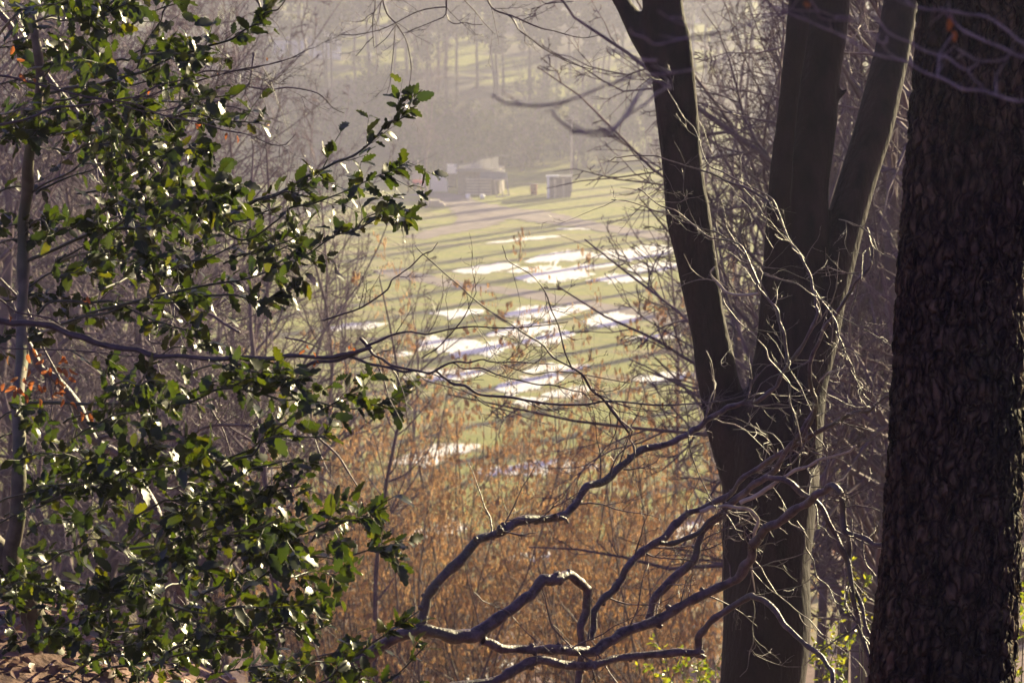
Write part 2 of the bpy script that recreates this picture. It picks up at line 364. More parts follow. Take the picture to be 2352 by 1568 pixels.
for (a, b2, th) in lens:
    A = np.array(a); B = np.array(b2); k = 34
    tt = np.linspace(0, 1, k); prof = np.sin(math.pi*tt)**.8*wavy(tt, 7, .15)
    th_ = th*.62 if th <= 75 else th*.42
    up = prof*th_/2*wavy(tt, 9, .22); dn = prof*th_/2*wavy(tt, 9, .22); nr_ = 13
    c0 = np.array([rays_to_ground(*(A+(B-A)*tq)) for tq in tt])
    hi = np.array([rays_to_ground(A[0]+(B[0]-A[0])*tq, A[1]+(B[1]-A[1])*tq-up[q]) for q, tq in enumerate(tt)])
    lo = np.array([rays_to_ground(A[0]+(B[0]-A[0])*tq, A[1]+(B[1]-A[1])*tq+dn[q]) for q, tq in enumerate(tt)])
    n_ = 110; ti = np.linspace(0, 1, n_)
    hi, lo = [np.stack([np.interp(ti, tt, e_[:, i]) for i in range(3)], -1) for e_ in (hi, lo)]
    sv = np.linspace(0, 1, nr_)[:, None, None]; G = lo[None]*(1-sv)+hi[None]*sv
    x_, y_ = G[..., 0], G[..., 1]
    nz = np.sin(x_*3.1+1.7*np.sin(y_*2.3))+np.sin(y_*4.7+x_*1.9+2)+.8*np.sin(x_*8.3-y_*5.1)+.7*np.sin(x_*15+y_*11)+.6*RNG.normal(size=x_.shape)
    edge = np.minimum(np.minimum(sv[..., 0], 1-sv[..., 0])*2.0, 1)*np.ones((1, n_)); edge = np.minimum(edge, np.minimum(ti, 1-ti)[None]*9)
    G[..., 2] = terrain(x_, y_)+.035+.02*np.clip(edge, 0, .5)
    keep = (edge*4.2+nz*.5 > .5); keep = keep[:-1, :-1] & keep[1:, 1:]
    ii = np.arange(nr_*n_).reshape(nr_, n_)
    parts.append((G.reshape(-1, 3), np.stack([ii[:-1, :-1], ii[:-1, 1:], ii[1:, 1:], ii[1:, :-1]], -1)[keep].reshape(-1, 4)))
V, Q = merge(parts)
tag(link('snow', mesh_np('snow', V, Q, M_snow)), 'bright white patches of thin snow lying in long streaks on the valley meadow', 'snow', kind='stuff')

# ------------------------------------------------------------ tree makers (shared meshes, copied)
def tree_mesh(h, r, seed, n1=22, n2=9, n3=7, n4=4, l1=.42, a1=.9, g1=.05, crown0=.25, mat=M_bare, lean=.03, tw=.006, foliage=0, fmat=None, fsize=.25, stems=1, spread=.2, taper=.85):
    global RNG
    RNG = np.random.default_rng(seed)
    K = 12
    P0 = np.zeros((stems, K, 3))
    for s in range(stems):
        az = RNG.random()*6.28; sp = spread*(.3+RNG.random()) if stems > 1 else 0
        hh = h*(1 if stems == 1 else .6+.45*RNG.random())
        tt = np.linspace(0, 1, K)
        P0[s, :, 2] = tt*hh; P0[s, :, 0] = math.cos(az)*sp*hh*tt**1.1; P0[s, :, 1] = math.sin(az)*sp*hh*tt**1.1
        P0[s] += smooth_noise(K, 5, h*lean)*tt[:, None]
        if stems > 1: P0[s, :, 0] += RNG.normal()*.25; P0[s, :, 1] += RNG.normal()*.25
    R0 = np.repeat((r*(1-taper*np.linspace(0, 1, K)))[None], stems, 0); R0[:, 0] *= 1.25
    trunk = tubes(P0, R0, 8)
    P1, R1 = grow(P0, R0, n1, h*l1, 9, a1, .13, g1, .55, .2, crown0)
    P2, R2 = grow(P1, R1, n2, .5, 7, .8, .18, .02, .6, .25, .15, rel=True, minr=tw*1.3)
    P3, R3 = grow(P2, R2, n3, .55, 5, .8, .22, .02, .6, .4, .1, rel=True, minr=tw)
    br = [tubes(P1, R1, 5), tubes(P2, R2, 4), tubes(P3, R3, 3)]
    last = (P3, R3)
    if n4:
        P4, R4 = grow(P3, R3, n4, .6, 3, .75, .2, .02, .7, .5, .1, rel=True, minr=tw*.8); br.append(tubes(P4, R4, 3)); last = (P4, R4)
    cm = mesh_np('crown', *merge(br), mat); tm = mesh_np('trunk', *trunk, mat)
    fm = None
    if foliage:
        Pf = last[0][:, -1]; sel = RNG.integers(0, len(Pf), foliage); c = Pf[sel]+RNG.normal(size=(foliage, 3))*fsize*.8
        a = RNG.normal(size=(foliage, 3)); b_ = RNG.normal(size=(foliage, 3)); a = norm(a)*fsize*(.4+RNG.random((foliage, 1))); b_ = norm(np.cross(a, b_))*fsize*(.3+.5*RNG.random((foliage, 1)))
        V = np.stack([c-a, c+b_, c+a, c-b_], 1).reshape(-1, 3); Q = np.arange(foliage*4).reshape(-1, 4)
        fm = mesh_np('foliage', V, Q, fmat or M_ever, smooth=False)
    return tm, cm, fm, last
def plant(name, ms, x, y, s, rz, label, cat, group, sz=None, sink=.15, stemname='trunk', crownname='crown'):
    e = empty(name, (x, y, float(terrain(x, y))-sink)); tag(e, label, cat, group)
    e.rotation_euler = (0, 0, rz); e.scale = (s, s, sz or s)
    for nm, me in zip((stemname, crownname, 'foliage'), ms[:3]):
        if me is None: continue
        o = bpy.data.objects.new(nm, me); COL.objects.link(o); o.parent = e
    return e
bare = [tree_mesh(11, .15, 101, 26, 10, 7, 4), tree_mesh(12, .16, 102, 24, 10, 7, 4, a1=.7), tree_mesh(9, .12, 103, 16, 9, 7, 3, stems=3, spread=.22),
        tree_mesh(12, .14, 104, 26, 8, 7, 3, l1=.34, a1=1.0)]
bare.append(tree_mesh(8, .055, 105, 22, 7, 5, 2, l1=.20, a1=.75, g1=.10, tw=.004)); bare.append(tree_mesh(8, .06, 106, 18, 7, 5, 2, l1=.24, a1=.65, g1=.10, tw=.004))
RNG = np.random.default_rng(11)
def uvd(u, d): return (u-1176)/F*d*math.cos(PITCH)*1.0, d*1.0
# left wood behind the holly, right wood behind the beech
ORD = ['leftmost', 'second', 'third', 'fourth', 'fifth', 'sixth', 'seventh', 'eighth', 'ninth', 'tenth', 'eleventh', 'twelfth', 'thirteenth', 'fourteenth', 'fifteenth', 'sixteenth', 'seventeenth', 'eighteenth', 'nineteenth', 'twentieth', 'twenty-first', 'twenty-second', 'twenty-third', 'twenty-fourth']
def nth(i): return ORD[i] if i == 0 else ORD[i]+' from the left'
def height_to(u, v, d):      # height a plant at distance d needs for its top to reach picture height v
    x, y = uvd(u, d); return y*math.tan(math.atan((784-v)/F)-PITCH)-float(terrain(x, y))
spots = []
for k in range(18):
    u = -150+k*58+RNG.normal()*18; d = 30+RNG.random()*32
    vt = np.interp(u, [-200, 150, 420, 560, 680, 840], [-60, 20, 150, 260, 400, 590])+RNG.normal()*25
    spots.append((u, d, height_to(u, vt, d), 'L'))
for k in range(20):
    u = 1800+(k % 10)*56+RNG.normal()*18; d = (20+RNG.random()*8) if k < 10 else (28+RNG.random()*8)
    spots.append((u, d, 8.5+3.5*RNG.random(), 'R'))
for u, d, vt in [(1550, 48, 500), (1660, 56, 330), (1730, 50, 60), (1775, 54, 60), (1705, 62, 160), (930, 70, 640), (800, 64, 600), (1800, 46, 60)]: spots.append((u, d, height_to(u, vt, d), 'M'))
lab = {'L': 'bare purple grey tree behind the holly, %s', 'R': 'dark twiggy tree seen behind the beech stems, %s',
       'M': 'small bare tree at the edge of the meadow, %s'}
grp = {'L': 'bare trees behind the holly', 'R': 'bare trees behind the beech', 'M': 'small bare trees at the meadow edge'}
cnt = {'L': 0, 'R': 0, 'M': 0}
hts = [11, 12, 9, 12, 8, 8]
for i, (u, d, h_, k) in enumerate(sorted(spots)):
    x, y = uvd(u, d); j = 4+i % 2 if (k == 'M' or (k == 'L' and u > 480) or (k == 'R' and u < 1990)) else i % 4
    plant('bare_tree', bare[j], x, y, max(.3, h_/hts[j]), RNG.random()*6.28, lab[k] % nth(cnt[k]), 'tree', grp[k]); cnt[k] += 1
# evergreens added out of view to the right: they keep the near air in shade
shade = tree_mesh(13, .2, 501, 34, 9, 5, 0, l1=.2, a1=1.2, crown0=.08, tw=.01, foliage=15000, fsize=.2)
for i, (pp, tt_) in enumerate(((-2.2, 15), (-.6, 17), (1.2, 15), (3.0, 18))):
    plant('shade_evergreen', shade, .69*tt_+.72*pp, .72*tt_-.69*pp, 1.0, i*1.7, 'dense dark evergreen tree added out of view on the right to shade near air', 'tree', 'evergreens added right of the view for shade')

# hazel bushes with catkins
def hazel(seed):
    global RNG
    tm, cm, _, last = tree_mesh(6.6, .032, seed, 8, 6, 4, 0, l1=.30, a1=.75, g1=.06, crown0=.25, mat=M_hazel, lean=.03, tw=.0035, stems=7, spread=.34)
    Pl = last[0]; n = 26000
    i = RNG.integers(0, len(Pl), n); k = RNG.integers(1, Pl.shape[1], n); p = Pl[i, k]
    L = (.035+.04*RNG.random(n))
    K = 3; C = np.repeat(p[:, None], K, 1); C[:, 1, 2] -= L*.5; C[:, 2, 2] -= L; C[:, 2, :2] += RNG.normal(size=(n, 2))*.006
    Rr = np.tile(np.array([.0025, .0052, .0025]), (n, 1))
    return tm, cm, mesh_np('catkins', *tubes(C, Rr, 3), M_catkin)
hz = [hazel(s) for s in (201, 202, 203)]
RNG = np.random.default_rng(12)
k = 0
ROW = {29: 'nearest row', 33: 'second row', 38: 'third row', 41: 'fourth row', 45: 'farthest row'}
for d, us in ((33, (740, 930, 1130, 1330, 1540)), (38, (670, 850, 1030, 1220, 1430, 1640)), (41, (760, 940, 1130, 1310, 1510)), (45, (740, 900, 1070, 1240, 1400, 1560, 1710))):
    for q_, u in enumerate(us):
        x, y = uvd(u+RNG.normal()*22, d+RNG.normal()*1.5); s = .95+.22*RNG.random()
        z = terrain(x, y); top = -(y*math.tan(R_(11.2+.9*abs(u-1150)/500))) ; s = max(.6, min(1.35, (top-z)/6.3*(.9+.15*RNG.random())))
        if d == 29: s *= .85
        ms = hz[k % 3]; k += 1
        e = plant('hazel_bush', ms[:2], x, y, s, RNG.random()*6.28, 'hazel bush full of golden catkins, %s in the %s' % (nth(q_), ROW[d]), 'bush', 'catkin covered hazel bushes in the middle ground', stemname='stems', crownname='branches')
        o = bpy.data.objects.new('catkins', ms[2]); COL.objects.link(o); o.parent = e; tag(o, kind='stuff')

# row of tall thin trees at the right edge of the meadow: their shadows stripe it
slim = [tree_mesh(19, .46, 301, 20, 5, 4, 0, l1=.12, a1=.6, crown0=.55, lean=.006, tw=.015, taper=.35), tree_mesh(17, .42, 302, 16, 5, 4, 0, l1=.13, a1=.6, crown0=.5, lean=.006, tw=.015, taper=.35)]
RNG = np.random.default_rng(13)
yy = 84.
k = 0
while yy < 238:
    x = 27+RNG.normal()*1.2
    plant('poplar_tree', slim[k % 2], x, yy, .9+.25*RNG.random(), RNG.random()*6.28, 'tall slender bare tree in the row along the right side of the meadow', 'tree', 'slender trees beside the meadow')
    yy += 5.2+RNG.random()*2.4; k += 1

# far hillside wood in the haze
hill = [tree_mesh(17, .20, 401, 24, 6, 5, 0, l1=.24, a1=.8, crown0=.4, mat=M_hill, tw=.02), tree_mesh(20, .24, 402, 22, 6, 5, 0, l1=.2, a1=1.0, crown0=.5, mat=M_hill, tw=.02, foliage=4200, fsize=.32),
        tree_mesh(15, .22, 403, 26, 6, 5, 0, l1=.28, a1=.8, crown0=.3, mat=M_hill, tw=.02, foliage=3000, fsize=.32)]
thick = [tree_mesh(7, .10, 411, 10, 6, 5, 0, l1=.45, a1=.8, crown0=.05, mat=M_hill, tw=.012, stems=4, spread=.3, foliage=2500, fsize=.16), tree_mesh(8, .10, 412, 12, 6, 5, 2, l1=.4, a1=.8, crown0=.05, mat=M_bare, tw=.012, stems=4, spread=.3)]
RNG = np.random.default_rng(14)
for k in range(72):
    u = 500+(k % 36)*30+RNG.normal()*14; d = (221+RNG.random()*14) if k < 36 else 236+RNG.random()*16
    if 930 < u < 1200: d = 216+RNG.random()*14
    x, y = uvd(u, d)
    plant('thicket_bush', thick[k % 2], x, y, .55+.35*RNG.random(), RNG.random()*6.28, 'dark tangled bush in the hazy thicket behind the sheds', 'bush', 'bushes of the thicket behind the sheds')
for k in range(165):
    u = 360+(k % 55)*28+RNG.normal()*14; d = (240+RNG.random()*36) if k < 55 else (285+RNG.random()*60) if k < 110 else (345+RNG.random()*90)
    x, y = uvd(u, d)
    if 610 < u < 800 and 262 < d < 292: continue
    plant('hill_tree', hill[RNG.integers(0, 3)], x, y, .75+.35*RNG.random(), RNG.random()*6.28, 'tall hazy tree on the far sunlit hillside', 'tree', 'trees on the far hillside')
# big dark tree by the sheds, with sheds behind
x, y = uvd(975, 192)
plant('ash_tree', bare[1], x, y, 1.0, 1.0, 'tall bare tree with a dark leaning trunk in front of the white shed panel', 'tree', None, sz=1.1)

# ------------------------------------------------------------ things by the sheds
def boxes(name, bs, mat, parent):
    V, Q = [], []
    for (x0, x1, y0, y1, z0, z1) in bs:
        o = len(V)
        V += [(x0, y0, z0), (x1, y0, z0), (x1, y1, z0), (x0, y1, z0), (x0, y0, z1), (x1, y0, z1), (x1, y1, z1), (x0, y1, z1)]
        for f in ((0, 3, 2, 1), (4, 5, 6, 7), (0, 1, 5, 4), (1, 2, 6, 5), (2, 3, 7, 6), (3, 0, 4, 7)): Q.append([o+i for i in f])
    me = mesh_np(name, V, np.array(Q), mat, smooth=False)
    o = bpy.data.objects.new(name, me); COL.objects.link(o); o.parent = parent; return o
def prism(name, poly, y0, y1, mat, parent):
    n = len(poly); V = [(x, y0, z) for x, z in poly]+[(x, y1, z) for x, z in poly]
    me = bpy.data.meshes.new(name); me.from_pydata(V, [], [list(range(n)), list(range(2*n-1, n-1, -1))]+[[i, i+n, (i+1) % n+n, (i+1) % n] for i in range(n)]); me.materials.append(mat); me.update()
    o = bpy.data.objects.new(name, me); COL.objects.link(o); o.parent = parent; return o
D = 196.0; PX = D/F
def base(u, v=450, rz=0.):
    g = rays_to_ground(u, v); return (g[0], g[1], float(terrain(g[0], g[1])))
# main shed
e = empty('shed', base(1097, 447)); tag(e, 'weathered plank shed with a pale boarded gable under a low lean-to roof', 'shed'); e.rotation_euler[2] = R_(-8)
s = base(1097, 447)[1]/F*1.0
def X_(u): return (u-1097)*s
for k in range(11):
    x0 = X_(1051+k*8.6); top = 1.95+.05*RNG.random()
    boxes('plank', [(x0, x0+8.1*s, 0, .04+.02*RNG.random(), 0, top)], M_wood, e)
prof = [(1051, 2.42), (1085, 2.62), (1100, 2.95), (1144, 3.3), (1146, 3.2)]
us = [1051, 1082, 1099, 1111, 1128, 1144]; zt = [2.32, 2.55, 2.85, 3.1, 3.18, 3.15]
for k in range(5):
    a, c = X_(us[k]), X_(us[k+1])-.05
    prism('cream_panel', [(a, 2.12), (c, 2.12), (c, zt[k+1]), (a, zt[k])], .56, .60, M_sheet, e)
prism('roof', [(X_(1040), 2.36), (X_(1090), 2.72), (X_(1102), 3.0), (X_(1148), 3.30), (X_(1165), 3.26), (X_(1165), 3.18), (X_(1148), 3.2), (X_(1102), 2.9), (X_(1090), 2.62), (X_(1040), 2.28)], .50, .68, M_roof, e)
boxes('lean_to_roof', [(X_(1048), X_(1160), -.5, .5, 1.98, 2.06)], M_roof, e)
boxes('wall', [(X_(1050), X_(1146), .66, 3.4, 0, 2.1)], M_wood, e)
boxes('blue_sheet', [(X_(1106), X_(1168), -.62, -.52, 1.35, 1.95)], M_tarp, e)
# pallets leaning on the shed
for i, (u0, u1, dy, lb) in enumerate(((1070, 1098, -.75, 'pale slatted pallet leaning on the left half of the plank shed'), (1100, 1128, -.85, 'pale slatted pallet leaning on the plank shed beside the blue sheet'))):
    g = base((u0+u1)/2, 450); p = empty('pallet', g); p.rotation_euler = (R_(-10), 0, R_(-6)); tag(p, lb, 'pallet', 'pallets leaning on the shed')
    wd = (u1-u0)*s/2
    for k in range(6): boxes('slat', [(-wd, wd, -.02, .02, .12+k*.24, .24+k*.24)], M_woodl, p)
    for sx in (-wd, 0, wd-.06): boxes('bearer', [(sx, sx+.06, .022, .1, .05, 1.55)], M_wood, p)
# frame of two openings leaning right
g = base(1155, 452); p = empty('window_frame', g); p.rotation_euler = (R_(-8), R_(-7), R_(6)); tag(p, 'pale empty double window frame leaning beside the shed', 'window frame')
boxes('post', [(-.55, -.46, 0, .07, 0, 1.45)], M_woodl, p); boxes('post', [(-.05, .05, 0, .07, 0, 1.45)], M_woodl, p); boxes('post', [(.46, .55, 0, .07, 0, 1.45)], M_woodl, p)
boxes('rail', [(-.6, .6, -.02, .0, 1.36, 1.48)], M_woodl, p); boxes('rail', [(-.6, .6, -.02, .0, .02, .12)], M_woodl, p)
# white tarpaulin covered panel left
g = base(1008, 440); p = empty('white_shelter', g); tag(p, 'rounded white sheeted shelter between the dark trunk and the plank shed', 'shelter')
c = [(-.74, 0), (.74, 0), (.74, .75), (.55, 1.25), (.1, 1.48), (-.5, 1.42), (-.74, 1.2)]
prism('sheet', c, 0, .03, M_sheet2, p); boxes('side_sheet', [(-.74, -.72, .031, 1.2, 0, 1.15)], M_sheet2, p)
boxes('frame_post', [(-.80, -.745, -.03, .05, 0, 1.3), (.745, .80, -.03, .05, 0, 1.0)], M_wood, p)
g = base(1037, 437); p = empty('white_tank', (g[0], g[1]+1.5, g[2])); tag(p, 'pale boxy water tank on a stand beside the shed gable', 'tank')
boxes('tank', [(-.42, .42, 0, .8, 1.25, 2.0)], M_sheet2, p); boxes('stand', [(-.38, -.3, .05, .15, 0, 1.245), (.3, .38, .05, .15, 0, 1.245), (-.38, .38, .62, .72, 0, 1.245)], M_wood, p)
g = base(972, 430); p = empty('white_post', g); tag(p, 'white boxed post left of the dark leaning trunk', 'post')
boxes('shaft', [(-.16, .16, 0, .3, 0, 1.35)], M_white, p); boxes('cap', [(-.2, .2, -.04, .34, 1.352, 1.42)], M_cream, p)
g = base(960, 436); p = empty('cart', g); tag(p, 'red metal handcart standing by the white post', 'cart')
boxes('tray', [(-.45, .4, 0, .5, .5, .78)], M_red, p); boxes('leg', [(.2, .28, .02, .1, 0, .5)], M_red, p); boxes('handle', [(.4, .75, .2, .26, .3, .36), (.4, .46, .2, .26, .36, .7)], M_red, p)
th = np.linspace(0, 2*math.pi, 17)[:-1]
def ring_mesh(r, w_): 
    V = [(r*math.cos(a), y_, r*math.sin(a)+r) for y_ in (0, w_) for a in th]; n = 16
    Q = [[i, (i+1) % n, (i+1) % n+n, i+n] for i in range(n)]
    me = bpy.data.meshes.new('wheel'); me.from_pydata(V, [], Q+[list(range(n))[::-1], list(range(n, 2*n))]); me.materials.append(M_dark); me.update(); return me
o = bpy.data.objects.new('wheel', ring_mesh(.22, .08)); COL.objects.link(o); o.parent = p; o.location = (-.25, -.09, 0)
g = base(955, 432); p = empty('wooden_post', (g[0], g[1]+1, g[2])); tag(p, 'yellowish timber post with a board behind the red cart', 'post')
boxes('shaft', [(.1, .22, 0, .12, 0, 2.3)], M_woodl, p); boxes('board', [(-.35, .3, -.05, -.005, .7, 1.25)], M_woodl, p)
# second shelter right with white post, pole
g = base(1280, 455); p = empty('field_shelter', g); tag(p, 'small timber shelter with a bright white corner post on the right of the grass', 'shelter')
boxes('white_corner', [(-.85, -.65, 0, .2, 0, 1.75)], M_white, p); boxes('lintel', [(-.95, .1, -.03, .23, 1.752, 1.88)], M_white, p)
for k in range(7): boxes('board', [(-.55+k*.24, -.55+k*.24+.2, .25, .29, 0, 1.5+.1*RNG.random())], M_woodl if k in (1, 4) else M_wood, p)
boxes('roof', [(-.8, 1.25, .24, 1.9, 1.70, 1.75)], M_roof, p); boxes('back_wall', [(-.7, 1.2, 1.6, 1.66, 0, 1.69)], M_wood, p)
g = base(1312, 440); p = empty('utility_pole', g); tag(p, 'tall pale utility pole rising beside the small timber shelter', 'pole')
me = mesh_np('shaft', *tubes(np.array([[[0, 0, -.1], [0, 0, 3], [0.05, 0, 6.6]]]), np.array([[.10, .09, .075]]), 10), M_woodl); o = bpy.data.objects.new('shaft', me); COL.objects.link(o); o.parent = p
boxes('crossarm', [(-.5, .6, -.14, -.08, 6.1, 6.22)], M_woodl, p)
g = base(1226, 447); p = empty('barrel', g); tag(p, 'rusty reddish barrel standing in the grass between shed and shelter', 'barrel')
K = 7; me = mesh_np('drum', *tubes(np.array([[[0, 0, z_] for z_ in (0, .02, .3, .32, .6, .62, .9)]]), np.array([[.01, .29, .29, .31, .29, .31, .29]]), 16), noise_mat('rust', (.22, .09, .05), (.35, .17, .10), 5)); o = bpy.data.objects.new('drum', me); COL.objects.link(o); o.parent = p
me = mesh_np('lid', *tubes(np.array([[[0, 0, .9], [0, 0, .905], [0, 0, .91]]]), np.array([[.29, .27, .01]]), 16), M_wood); o = bpy.data.objects.new('lid', me); COL.objects.link(o); o.parent = p
# log pile
g = base(1003, 476); p = empty('log_pile', g); tag(p, 'low pile of pale cut logs at the foot of the dark leaning tree', 'log pile')
lm = mesh_np('log', *tubes(np.array([[[0, 0, 0], [0, .01, 0], [0, .9, 0], [0, .91, 0]]]), np.array([[.001, .1, .1, .001]]), 10), M_woodl)
for r_, row in enumerate((7, 6, 4)):
    for k in range(row):
        o = bpy.data.objects.new('log', lm); COL.objects.link(o); o.parent = p; o.location = (-.75+k*.215+r_*.11, .05*RNG.random(), .1+r_*.175); o.rotation_euler = (0, RNG.random()*6, RNG.normal()*.04)
# clutter in front of the shed: two white buckets
for u_, lb in ((1075, 'white bucket on the ground before the left pallet'), (1108, 'white bucket on the ground before the blue sheeted end of the shed')):
    g = base(u_, 458); p = empty('bucket', g); tag(p, lb, 'bucket', 'white buckets by the shed')
    me = mesh_np('pail', *tubes(np.array([[[0, 0, 0], [0, 0, .01], [0, 0, .42], [0, 0, .40], [0, 0, .05]]]), np.array([[.01, .16, .21, .19, .15]]), 14), M_white); o = bpy.data.objects.new('pail', me); COL.objects.link(o); o.parent = p
    me = mesh_np('rim', *tubes(np.array([[[0, 0, .415], [0, 0, .435]]]), np.array([[.225, .225]]), 14), M_cream); o = bpy.data.objects.new('rim', me); COL.objects.link(o); o.parent = p

# houses on the hill
def house(name, u, v, wd, dp, hw, hr, label, wall, nwin, rz=0):
    g = base(u, v); e = empty(name, g); tag(e, label, 'house'); e.rotation_euler[2] = R_(rz)
    boxes('wall', [(-wd/2, wd/2, 0, dp, -1.0, hw)], wall, e)
    prism('gable', [(-wd/2+.02, hw+.002), (wd/2-.02, hw+.002), (0, hw+hr)], .0, dp, wall, e)
    ov = .25; k = hr/(wd/2)
    prism('roof', [(-wd/2-ov, hw-k*ov+.03), (0, hw+hr+.03), (wd/2+ov, hw-k*ov+.03), (wd/2+ov, hw-k*ov+.17), (0, hw+hr+.2), (-wd/2-ov, hw-k*ov+.17)], -.25, dp+.25, M_roof, e)
    for i in range(nwin):
        x = -wd/2+wd*(i+.5)/nwin
        wf = boxes('window', [(x-.35, x-.29, -.06, -.005, .9, 1.9), (x+.29, x+.35, -.06, -.005, .9, 1.9), (x-.29, x+.29, -.06, -.005, .9, .97), (x-.29, x+.29, -.06, -.005, 1.83, 1.9)], M_wood, e)
        boxes('pane', [(x-.29, x+.29, -.03, -.01, .97, 1.83)], M_glass, wf)
    boxes('chimney', [(wd*.18, wd*.18+.5, dp*.5, dp*.5+.5, hw+hr*.3, hw+hr+.8)], M_roof, e)
    return e
house('cottage', 750, 134, 3.5, 5, 1.9, 1.7, 'white gabled cottage among trees on the far hillside', M_white, 2, 10)
g = base(662, 128); e = empty('barn', g); tag(e, 'long low white barn left of the white cottage on the far hillside', 'barn')
boxes('wall', [(-1.7, 1.9, 0, 4, -.8, 1.9)], M_white, e); prism('roof', [(-1.9, 1.9), (2.1, 1.9), (2.1, 2.05), (-1.9, 2.05)], -.3, 4.3, M_roof, e); boxes('door', [(-.4, .5, -.04, -.003, -.5, 1.4)], M_dark, e)
house('farmhouse', 1625, 54, 3.4, 5, 2.0, 1.3, 'cream farmhouse high on the far hillside right of the forked trunk', M_cream, 3, -5)
g = base(851, 147); e = empty('statue', g); tag(e, 'small bright white statue on a plinth on the hillside', 'statue')
me = mesh_np('figure', *tubes(np.array([[[0, 0, .35], [0, 0, .4], [0.03, 0, .8], [0, 0, 1.05], [-.05, 0, 1.2], [-.05, 0, 1.3], [-.05, 0, 1.45], [-.05, 0, 1.5]]]), np.array([[.13, .17, .11, .19, .07, .11, .10, .01]]), 12), M_white); o = bpy.data.objects.new('figure', me); COL.objects.link(o); o.parent = e
boxes('plinth', [(-.22, .22, -.22, .22, -.1, .348)], M_wood, e)

# ------------------------------------------------------------ near trees
RNG = np.random.default_rng(21)
# the many-stemmed beech
FB = Field(13.0, 0.0)
def vstem(rows, off=0., d=13.0):
    p = catmull([(u, v, w_) for v, u, w_ in rows], 6)
    dd = d+off*np.clip((950-p[:, 1])/950, -.1, 1.2)
    X = P(p[:, 0], p[:, 1], dd); return X, p[:, 2]/2*dd/F
stems = [vstem([(-900, 1420, 60), (-400, 1490, 74), (0, 1520, 84), (100, 1537, 96), (250, 1554, 94), (400, 1570, 90), (500, 1583, 95), (600, 1602, 87), (700, 1619, 86), (800, 1639, 86), (900, 1658, 92), (1000, 1690, 112), (1150, 1750, 150)], -.25),
         vstem([(-900, 1880, 40), (-400, 1850, 46), (0, 1838, 50), (200, 1816, 44), (400, 1795, 50), (600, 1783, 56), (800, 1773, 72), (1000, 1760, 100)], -.12),
         vstem([(-900, 1960, 80), (-400, 1915, 92), (0, 1903, 95), (200, 1876, 98), (300, 1868, 102), (400, 1848, 112), (500, 1842, 117), (600, 1838, 120), (750, 1815, 130), (900, 1795, 150), (1100, 1775, 180)], .15),
         vstem([(-900, 2230, 70), (-300, 2120, 82), (0, 2072, 85), (100, 2055, 88), (200, 2032, 88), (300, 2007, 92), (400, 1975, 92), (500, 1945, 95), (600, 1915, 105), (700, 1885, 112), (800, 1858, 122), (900, 1825, 140), (1050, 1795, 170)], .35),
         vstem([(930, 1770, 180), (1000, 1762, 205), (1100, 1772, 208), (1200, 1766, 198), (1300, 1760, 184), (1450, 1760, 190), (1568, 1750, 196), (1700, 1748, 215), (1950, 1745, 260), (2150, 1742, 330), (2300, 1742, 420)])]
fork = trace([(1512, 150), (1478, 90), (1450, 42), (1425, 0), (1385, -60), (1300, -140), (1180, -170)], [60, 58, 50, 42, 36, 26, 18], lambda u, v: 12.8+0*u)
parts = []
for Xs, rs in stems+[fork]:
    K = len(Xs); S = 28
    Vt, Qt = tubes(Xs[None], (rs*(1+.03*np.interp(np.arange(K), np.arange(0, K+4, 4), RNG.normal(size=len(np.arange(0, K+4, 4))))))[None], S)
    A3 = Vt.reshape(K, S, 3); th_ = np.arange(S)*2*math.pi/S; ph = RNG.random(3)*6
    lob = 1+.06*np.sin(2*th_[None]+ph[0]+np.arange(K)[:, None]*.03)+.05*np.sin(3*th_[None]+ph[1]-np.arange(K)[:, None]*.05)+.03*np.sin(5*th_[None]+ph[2]+np.arange(K)[:, None]*.02)
    A3 = Xs[:, None]+(A3-Xs[:, None])*lob[..., None]
    o = 0; V2 = A3.reshape(-1, 3)
    # caps
    V2 = np.vstack([V2, Xs[0], Xs[-1]]); n0, n1_ = len(V2)-2, len(V2)-1
    parts.append((V2, Qt, [(n0, (i+1) % S, i) for i in range(S)]+[(n1_, (K-1)*S+i, (K-1)*S+(i+1) % S) for i in range(S)]))
# knots and the snag on the middle stem
sn = trace([(1915, 225), (1935, 214), (1948, 205)], [26, 17, 9], lambda u, v: 13.1+0*u)
Vt, Qt = tubes(sn[0][None], sn[1][None], 10); parts.append((np.vstack([Vt, sn[0][-1], sn[0][0]]), Qt, [(len(Vt), len(Vt)-10+i, len(Vt)-10+(i+1) % 10) for i in range(10)]+[(len(Vt)+1, (i+1) % 10, i) for i in range(10)]))
off = 0; Vs, Qs, Ts = [], [], []
for V_, Q_, T_ in parts:
    Vs.append(V_); Qs.append(Q_+off); Ts += [(a+off, b_+off, c_+off) for a, b_, c_ in T_]; off += len(V_)
me = mesh_np('stem_src', np.concatenate(Vs), np.concatenate(Qs), M_beech, np.array(Ts))
tmp = bpy.data.objects.new('tmp', me); COL.objects.link(tmp)
md = tmp.modifiers.new('r', 'REMESH'); md.mode = 'VOXEL'; md.voxel_size = .014; md.use_smooth_shade = True
sm = tmp.modifiers.new('s', 'SMOOTH'); sm.factor = .5; sm.iterations = 10
dg = bpy.context.evaluated_depsgraph_get(); me2 = bpy.data.meshes.new_from_object(tmp.evaluated_get(dg)); bpy.data.objects.remove(tmp)
me2.name = 'trunk'
bz = float(terrain(1.3, 12.6))
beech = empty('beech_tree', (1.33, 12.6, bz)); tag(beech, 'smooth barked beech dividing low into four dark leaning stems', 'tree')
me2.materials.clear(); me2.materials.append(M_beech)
link('trunk', me2, beech)
